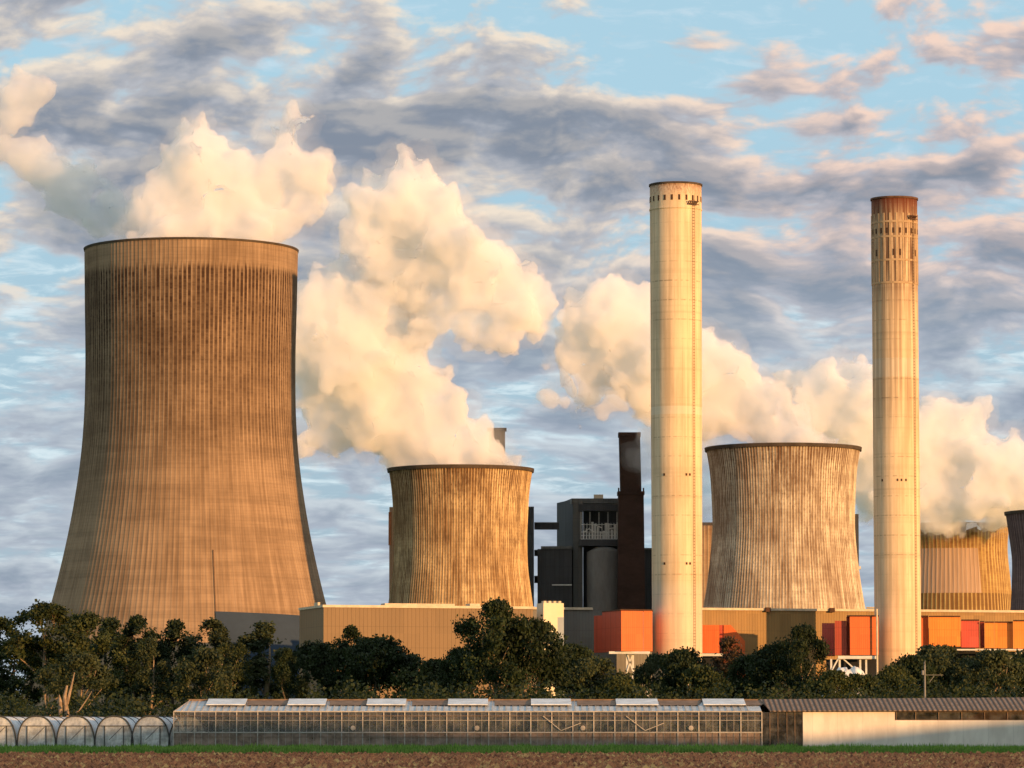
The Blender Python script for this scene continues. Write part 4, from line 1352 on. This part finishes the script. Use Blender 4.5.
def make_tree(seed, H, W, leafm, barkm, nl=9000, low=0.12, airy=1.0, leaf=0.36, top=0.5, nlo=60):
    nl = int(nl * 1.35)
    """unit tree of real size: trunk with limbs as one mesh, crown of leaf clumps"""
    rd = random.Random(seed)
    rs = np.random.RandomState(seed)
    tr = MB()
    ends = []
    def grow(p, d, L, r, lev):
        pts, rad = [p.copy()], [r]
        n = 4
        q = p.copy(); dd = d.copy()
        for k in range(n):
            dd = (dd + Vector((rd.gauss(0, .12), rd.gauss(0, .12), rd.gauss(0.05, .08)))).normalized()
            q = q + dd * (L / n)
            pts.append(q.copy()); rad.append(r * (1 - 0.6 * (k + 1) / n))
            if lev >= 1: ends.append((q.copy(), lev))
        tr.tube(pts, rad, 7 if lev == 0 else 5)
        if lev < 3:
            nb_ = (7, 4, 3)[lev]
            for k in range(nb_):
                f_ = (0.25 + 0.75 * (k + rd.random()) / nb_) if lev == 0 else rd.uniform(0.35, 1.0)
                i = min(n - 1, int(f_ * n)); u = f_ * n - i
                b = pts[i].lerp(pts[i + 1], u)
                az = k * 2.4 + rd.uniform(-.5, .5)
                side = Vector((math.cos(az), math.sin(az), 0))
                nd = (dd * rd.uniform(0.5, 1.0) + side * rd.uniform(0.6, 1.15)).normalized()
                ll = L * (0.52 if lev else 0.48) * rd.uniform(0.7, 1.15) * (W / H * 1.5 if lev == 0 else 1)
                grow(b, nd, ll, rad[i] * 0.55, lev + 1)
    grow(Vector((0, 0, -0.1)), Vector((0, 0, 1)), H * 0.82, H * 0.020, 0)
    E = np.array([list(e[0]) for e in ends])
    # clump centres: limb ends plus lobes of an uneven envelope
    nlob = nlo
    az = rs.rand(nlob) * 2 * PI
    zz = low + (1 - low) * rs.rand(nlob) ** 0.85
    prof = np.interp(zz, [low, top, 0.8, 1.0], [0.8, 1.0, 0.85, 0.22])
    rr = prof * (0.45 + 0.5 * rs.rand(nlob))
    lobes = np.stack([np.cos(az) * rr * W / 2, np.sin(az) * rr * W / 2, zz * H * 0.96], 1)
    C = np.concatenate([E[E[:, 2] > H * low], lobes])
    hr = np.hypot(C[:, 0], C[:, 1])
    lim = np.interp(C[:, 2] / H, [0, low, top, 0.82, 1.0], [0.6, 0.7, 1.0, 0.8, 0.2]) * W / 2
    k = np.minimum(1, lim / np.maximum(hr, 1e-3))
    C[:, 0] *= k; C[:, 1] *= k
    C[:, 2] = np.minimum(C[:, 2], H * 0.97)
    sizes = (0.35 + 0.75 * rs.rand(len(C)) ** 1.5) * (W * 0.085 + 0.35) * airy
    w = sizes ** 2.2; w /= w.sum()
    idx = rs.choice(len(C), nl, p=w)
    g_ = rs.randn(nl, 3); g_ /= np.linalg.norm(g_, axis=1, keepdims=True)
    rad = rs.rand(nl) ** 0.45
    cen = C[idx] + g_ * (rad * sizes[idx])[:, None] * np.array([1.15, 1.15, 0.75])
    cen += rs.randn(nl, 3) * 0.12
    cen[:, 2] = np.maximum(cen[:, 2], 0.3)
    root = empty('tree', (0, 0, 0))
    tv = []
    for (x, y, z) in tr.v:
        hr_ = math.hypot(x, y); lm_ = float(np.interp(z / H, [0, low, top, 0.82, 0.95], [0.3, 0.5, 0.85, 0.6, 0.15])) * W / 2
        k_ = min(1, lm_ / max(hr_, 1e-3)) if z > 1 else 1
        tv.append((x * k_, y * k_, min(z, H * 0.93)))
    tr.v = tv
    tr.build('trunk', barkm, root, smooth=True)
    link('crown', leafmesh('crown', cen, leaf, seed + 1), leafm, root)
    root['H'] = H
    return root


def put(proto, used, x, y, s, rz, sz=None, name='tree', **kw):
    if not used:
        r_ = proto
    else:
        r_ = proto.copy(); COL.objects.link(r_)
        for ch in proto.children:
            c_ = ch.copy(); COL.objects.link(c_); c_.parent = r_
    r_.name = name
    r_.location = (x, y, 0)
    r_.rotation_euler = (0, 0, rz)
    r_.scale = (s, s, sz or s)
    tag(r_, **kw)
    return r_


protos = {
    'tall': make_tree(11, 17, 10, M_leafB, M_bark2, 8500, 0.14, 0.8, nlo=40),
    'tall2': make_tree(12, 17, 9, M_leafA, M_bark, 11000, 0.08, 0.95, nlo=60),
    'slim': make_tree(13, 17, 6.5, M_leafD, M_bark2, 8000, 0.06, 0.85, top=0.4, nlo=60),
    'round': make_tree(14, 16, 13, M_leafA, M_bark2, 14000, 0.10, 0.9, top=0.6, nlo=75),
    'bushy': make_tree(15, 10, 10, M_leafA, M_bark, 9000, 0.04, 1.15, top=0.5),
    'bushy2': make_tree(16, 10, 11, M_leafD, M_bark2, 8000, 0.06, 0.85, top=0.55, nlo=50),
    'low': make_tree(17, 8, 10, M_leafB, M_bark, 8000, 0.03, 0.9, top=0.5),
    'russet': make_tree(18, 11, 5, M_leafC, M_bark, 3000, 0.15, 0.8, top=0.45),
}
used = set()
# px, top row, distance, kind, width factor, label
TREES = [
    (-8, 622, 540, 'tall2', 1.1, 'dark tree cut off by the left edge of the photo'),
    (20, 640, 530, 'tall2', 1.0, 'dark tree just inside the left edge, lower than its neighbours'),
    (48, 606, 520, 'tall', 1.15, 'tall loose tree with a pale forked trunk, left of the tallest tower'),
    (84, 616, 525, 'tall', 1.0, 'olive tree below the left foot of the tallest tower'),
    (78, 660, 505, 'bushy2', 0.9, 'olive bushy tree beside the sunlit bare trunk'),
    (112, 622, 545, 'tall2', 1.1, 'dense dark tree before the left part of the tallest tower'),
    (143, 620, 535, 'tall2', 1.0, 'dense dark tree before the middle left of the tallest tower'),
    (150, 640, 515, 'slim', 1.0, 'slim olive tree above the last polytunnel'),
    (178, 624, 540, 'tall2', 1.0, 'dark tree rising left of the painted shadow panel of the tallest tower'),
    (205, 622, 530, 'slim', 1.3, 'slim upright tree before the seam of the tallest tower'),
    (205, 655, 512, 'bushy2', 0.8, 'bushy tree above the left corner of the greenhouse'),
    (232, 645, 525, 'tall', 0.9, 'loose tree left of the cone-shaped dark tree'),
    (262, 625, 535, 'slim', 1.6, 'cone-shaped dark tree before the painted shadow panel of the tallest tower'),
    (290, 652, 520, 'tall2', 0.8, 'dark tree before the left corner of the tan hall'),
    (318, 650, 530, 'bushy', 0.8, 'dark bushy tree against the shaded side of the tan hall'),
    (345, 630, 525, 'tall2', 0.85, 'upright dark tree before the left end of the tan hall'),
    (375, 645, 520, 'bushy', 0.9, 'rounded dark tree before the tan hall, right of the upright one'),
    (405, 660, 525, 'bushy2', 0.9, 'low olive tree before the middle of the tan hall'),
    (435, 667, 515, 'low', 1.0, 'low bushy tree left of the big round tree'),
    (492, 607, 500, 'round', 0.8, 'big round dark tree before the ochre cooling tower'),
    (528, 628, 505, 'bushy', 0.75, 'dark tree leaning on the right side of the big round tree'),
    (462, 655, 510, 'bushy', 0.7, 'small dark tree under the left side of the big round tree'),
    (570, 652, 520, 'bushy', 0.8, 'dark rounded tree at the foot of the cream stair tower'),
    (596, 664, 515, 'bushy2', 0.9, 'bushy tree left of the legs of the first orange box'),
    (620, 682, 510, 'low', 0.8, 'low tree under the first orange box'),
    (660, 660, 520, 'bushy2', 0.6, 'bushy tree at the foot of the first chimney, left side'),
    (682, 656, 515, 'bushy', 0.7, 'dark tree before the foot of the first chimney'),
    (702, 672, 510, 'low', 0.7, 'low tree right of the foot of the first chimney'),
    (733, 640, 540, 'russet', 0.9, 'thin reddish tree against the small orange box'),
    (750, 662, 515, 'bushy', 0.7, 'dark bushy tree right of the reddish tree'),
    (775, 652, 510, 'bushy', 0.8, 'dark tree joining the left side of the wide dome-shaped tree'),
    (800, 631, 505, 'round', 0.72, 'wide dome-shaped dark tree left of the white steel frame'),
    (832, 677, 500, 'low', 0.8, 'low dark tree in front of the white steel frame'),
    (862, 680, 500, 'low', 0.8, 'low dark tree in front of the white heap'),
    (894, 672, 505, 'low', 0.6, 'low tree at the left foot of the rust-topped chimney'),
    (912, 662, 510, 'bushy', 0.75, 'dark tree before the foot of the rust-topped chimney'),
    (940, 652, 515, 'bushy2', 0.9, 'olive tree behind the pole with a side arm'),
    (965, 664, 520, 'bushy', 0.8, 'dark tree below the red cladding panel'),
    (992, 656, 510, 'bushy2', 0.8, 'olive tree below the amber cladding panels'),
    (1018, 667, 515, 'bushy', 0.9, 'dark tree nearest the right edge of the photo'),
    (1045, 650, 520, 'bushy2', 0.9, 'tree cut off by the right edge of the photo'),
]
rd = random.Random(5)
for px_, ty, D, kind, wf, lab in TREES:
    p = P(px_, 700, D)
    h = P(px_, ty, D).z
    pr = protos[kind]
    s_ = h / pr['H'] if 'H' in pr else h / 10
    Hs = {'tall': 17, 'tall2': 17, 'slim': 17, 'round': 16, 'bushy': 10, 'bushy2': 10, 'low': 8, 'russet': 11}[kind]
    s_ = h / (Hs * 0.98)
    put(pr, kind in used, p.x, D, s_ * wf, rd.uniform(0, 6.28), sz=s_, label=lab, cat='tree', group='trees between the greenhouse and the power station')
    used.add(kind)

# sunlit bare trunk behind the tunnels
p = P(66, 700, 436)
bt = empty('bare_tree', (p.x, 436, 0), label='bare forked trunk lit orange behind the polytunnels', cat='dead tree')
b = MB()
b.tube([(0, 0, 0), (0.1, 0, 3.5), (-.15, 0, 5.4), (0.1, 0, 6.6)], [.34, .3, .2, .12], 8)
b.tube([(0.0, 0, 0.6), (-.55, 0, 2.2), (-.6, 0, 4.8), (-.75, 0, 5.6)], [.25, .26, .2, .06], 7)
b.tube([(0.1, 0, 4.6), (0.5, 0, 6.2), (0.9, 0, 8.0)], [.2, .13, .04], 6)
b.build('trunk', M_bark2, bt)
b = MB()
b.tube([(0.1, 0, 3.2), (1.4, 0, 3.8), (2.4, 0, 5.3), (2.8, 0, 6.0)], [.1, .08, .06, .03], 6)
b.build('branch', M_bark2, bt)

# undergrowth right behind the greenhouses
rs = np.random.RandomState(21)
nc = 560
x = (rs.rand(nc) - 0.5) * 132
yy = 425 + rs.rand(nc) * 55
hgt = 3.2 + 4.2 * rs.rand(nc) - np.where(x < -22, 1.2, 0.0)
r = 1.3 + 1.4 * rs.rand(nc)
per = 190
g_ = rs.randn(nc, per, 3); g_ /= np.linalg.norm(g_, axis=2, keepdims=True)
cen = np.stack([x, yy, hgt * 0.62], 1)[:, None] + g_ * np.stack([r, r, hgt * 0.45], 1)[:, None] * rs.rand(nc, per, 1) ** 0.4
cen = cen.reshape(-1, 3)
cen[:, 2] = np.maximum(cen[:, 2], 0.15)
o = link('undergrowth', leafmesh('undergrowth', cen, 0.40, 22), M_leafA)
tag(o, 'dense dark undergrowth along the foot of the trees behind the greenhouse roofs', 'undergrowth', kind='stuff')

# ------------------------------------------------------------------ small things
p = P(925, 700, 436)
up = empty('utility_pole', (p.x, 436, 0), label='thin grey pole with a side arm standing among the trees at right', cat='pole')
hp_ = P(925, 662, 436).z
M_pole = plain('grey_pole', (0.22, 0.21, 0.19), 0.8, 0.2, 1)
MB().tube([(0, 0, 0), (0, 0, hp_)], [0.13, 0.09], 8).build('shaft', M_pole, up)
za = P(925, 675, 436).z
b = MB(); b.bar((0, -0.1, za), (2.0, -0.1, za), 0.05); b.bar((0.5, -0.1, za - 0.8), (1.0, -.1, za - .1), 0.06)
b.build('side_arm', M_pole, up)
b = MB(); b.bar((0, -0.1, hp_ - 0.3), (0, -0.5, hp_ + .1), 0.08); b.tube([(-.25, -.3, za), (-.25, -.3, za + .5)], .12, 8)
b.build('insulator', M_pole, up)

wh = MB()
hx0, hx1 = P(820, 670, 900).x, P(882, 670, 900).x
hz = P(850, 667, 900).z
nu, nv_ = 40, 14
rs = np.random.RandomState(9)
hv, hq = [], []
for i in range(nu + 1):
    for k in range(nv_ + 1):
        u, v_ = i / nu, k / nv_
        zz = (math.sin(PI * min(1, max(0, v_))) ** 0.5) * (math.sin(PI * u) ** 0.25) * (hz + 0.35 * math.sin(u * 23) + 0.25 * math.sin(u * 51 + v_ * 9))
        hv.append(((u - 0.5) * (hx1 - hx0) + rs.randn() * 0.1, (v_ - 0.5) * 16, max(0, zz + rs.randn() * 0.12)))
for i in range(nu):
    for k in range(nv_):
        q0 = i * (nv_ + 1) + k
        hq.append((q0, q0 + nv_ + 1, q0 + nv_ + 2, q0 + 1))
wh.add(hv, hq)
o = wh.build('tarpaulin_heap', plain('white_tarpaulin', (0.75, 0.70, 0.64), 0.6, 0.2, 0.5), None, smooth=True)
o.location = (P(850, 672, 900).x, 900, 0)
tag(o, 'white covered heap showing between the trees under the white steel frame', 'covered heap')
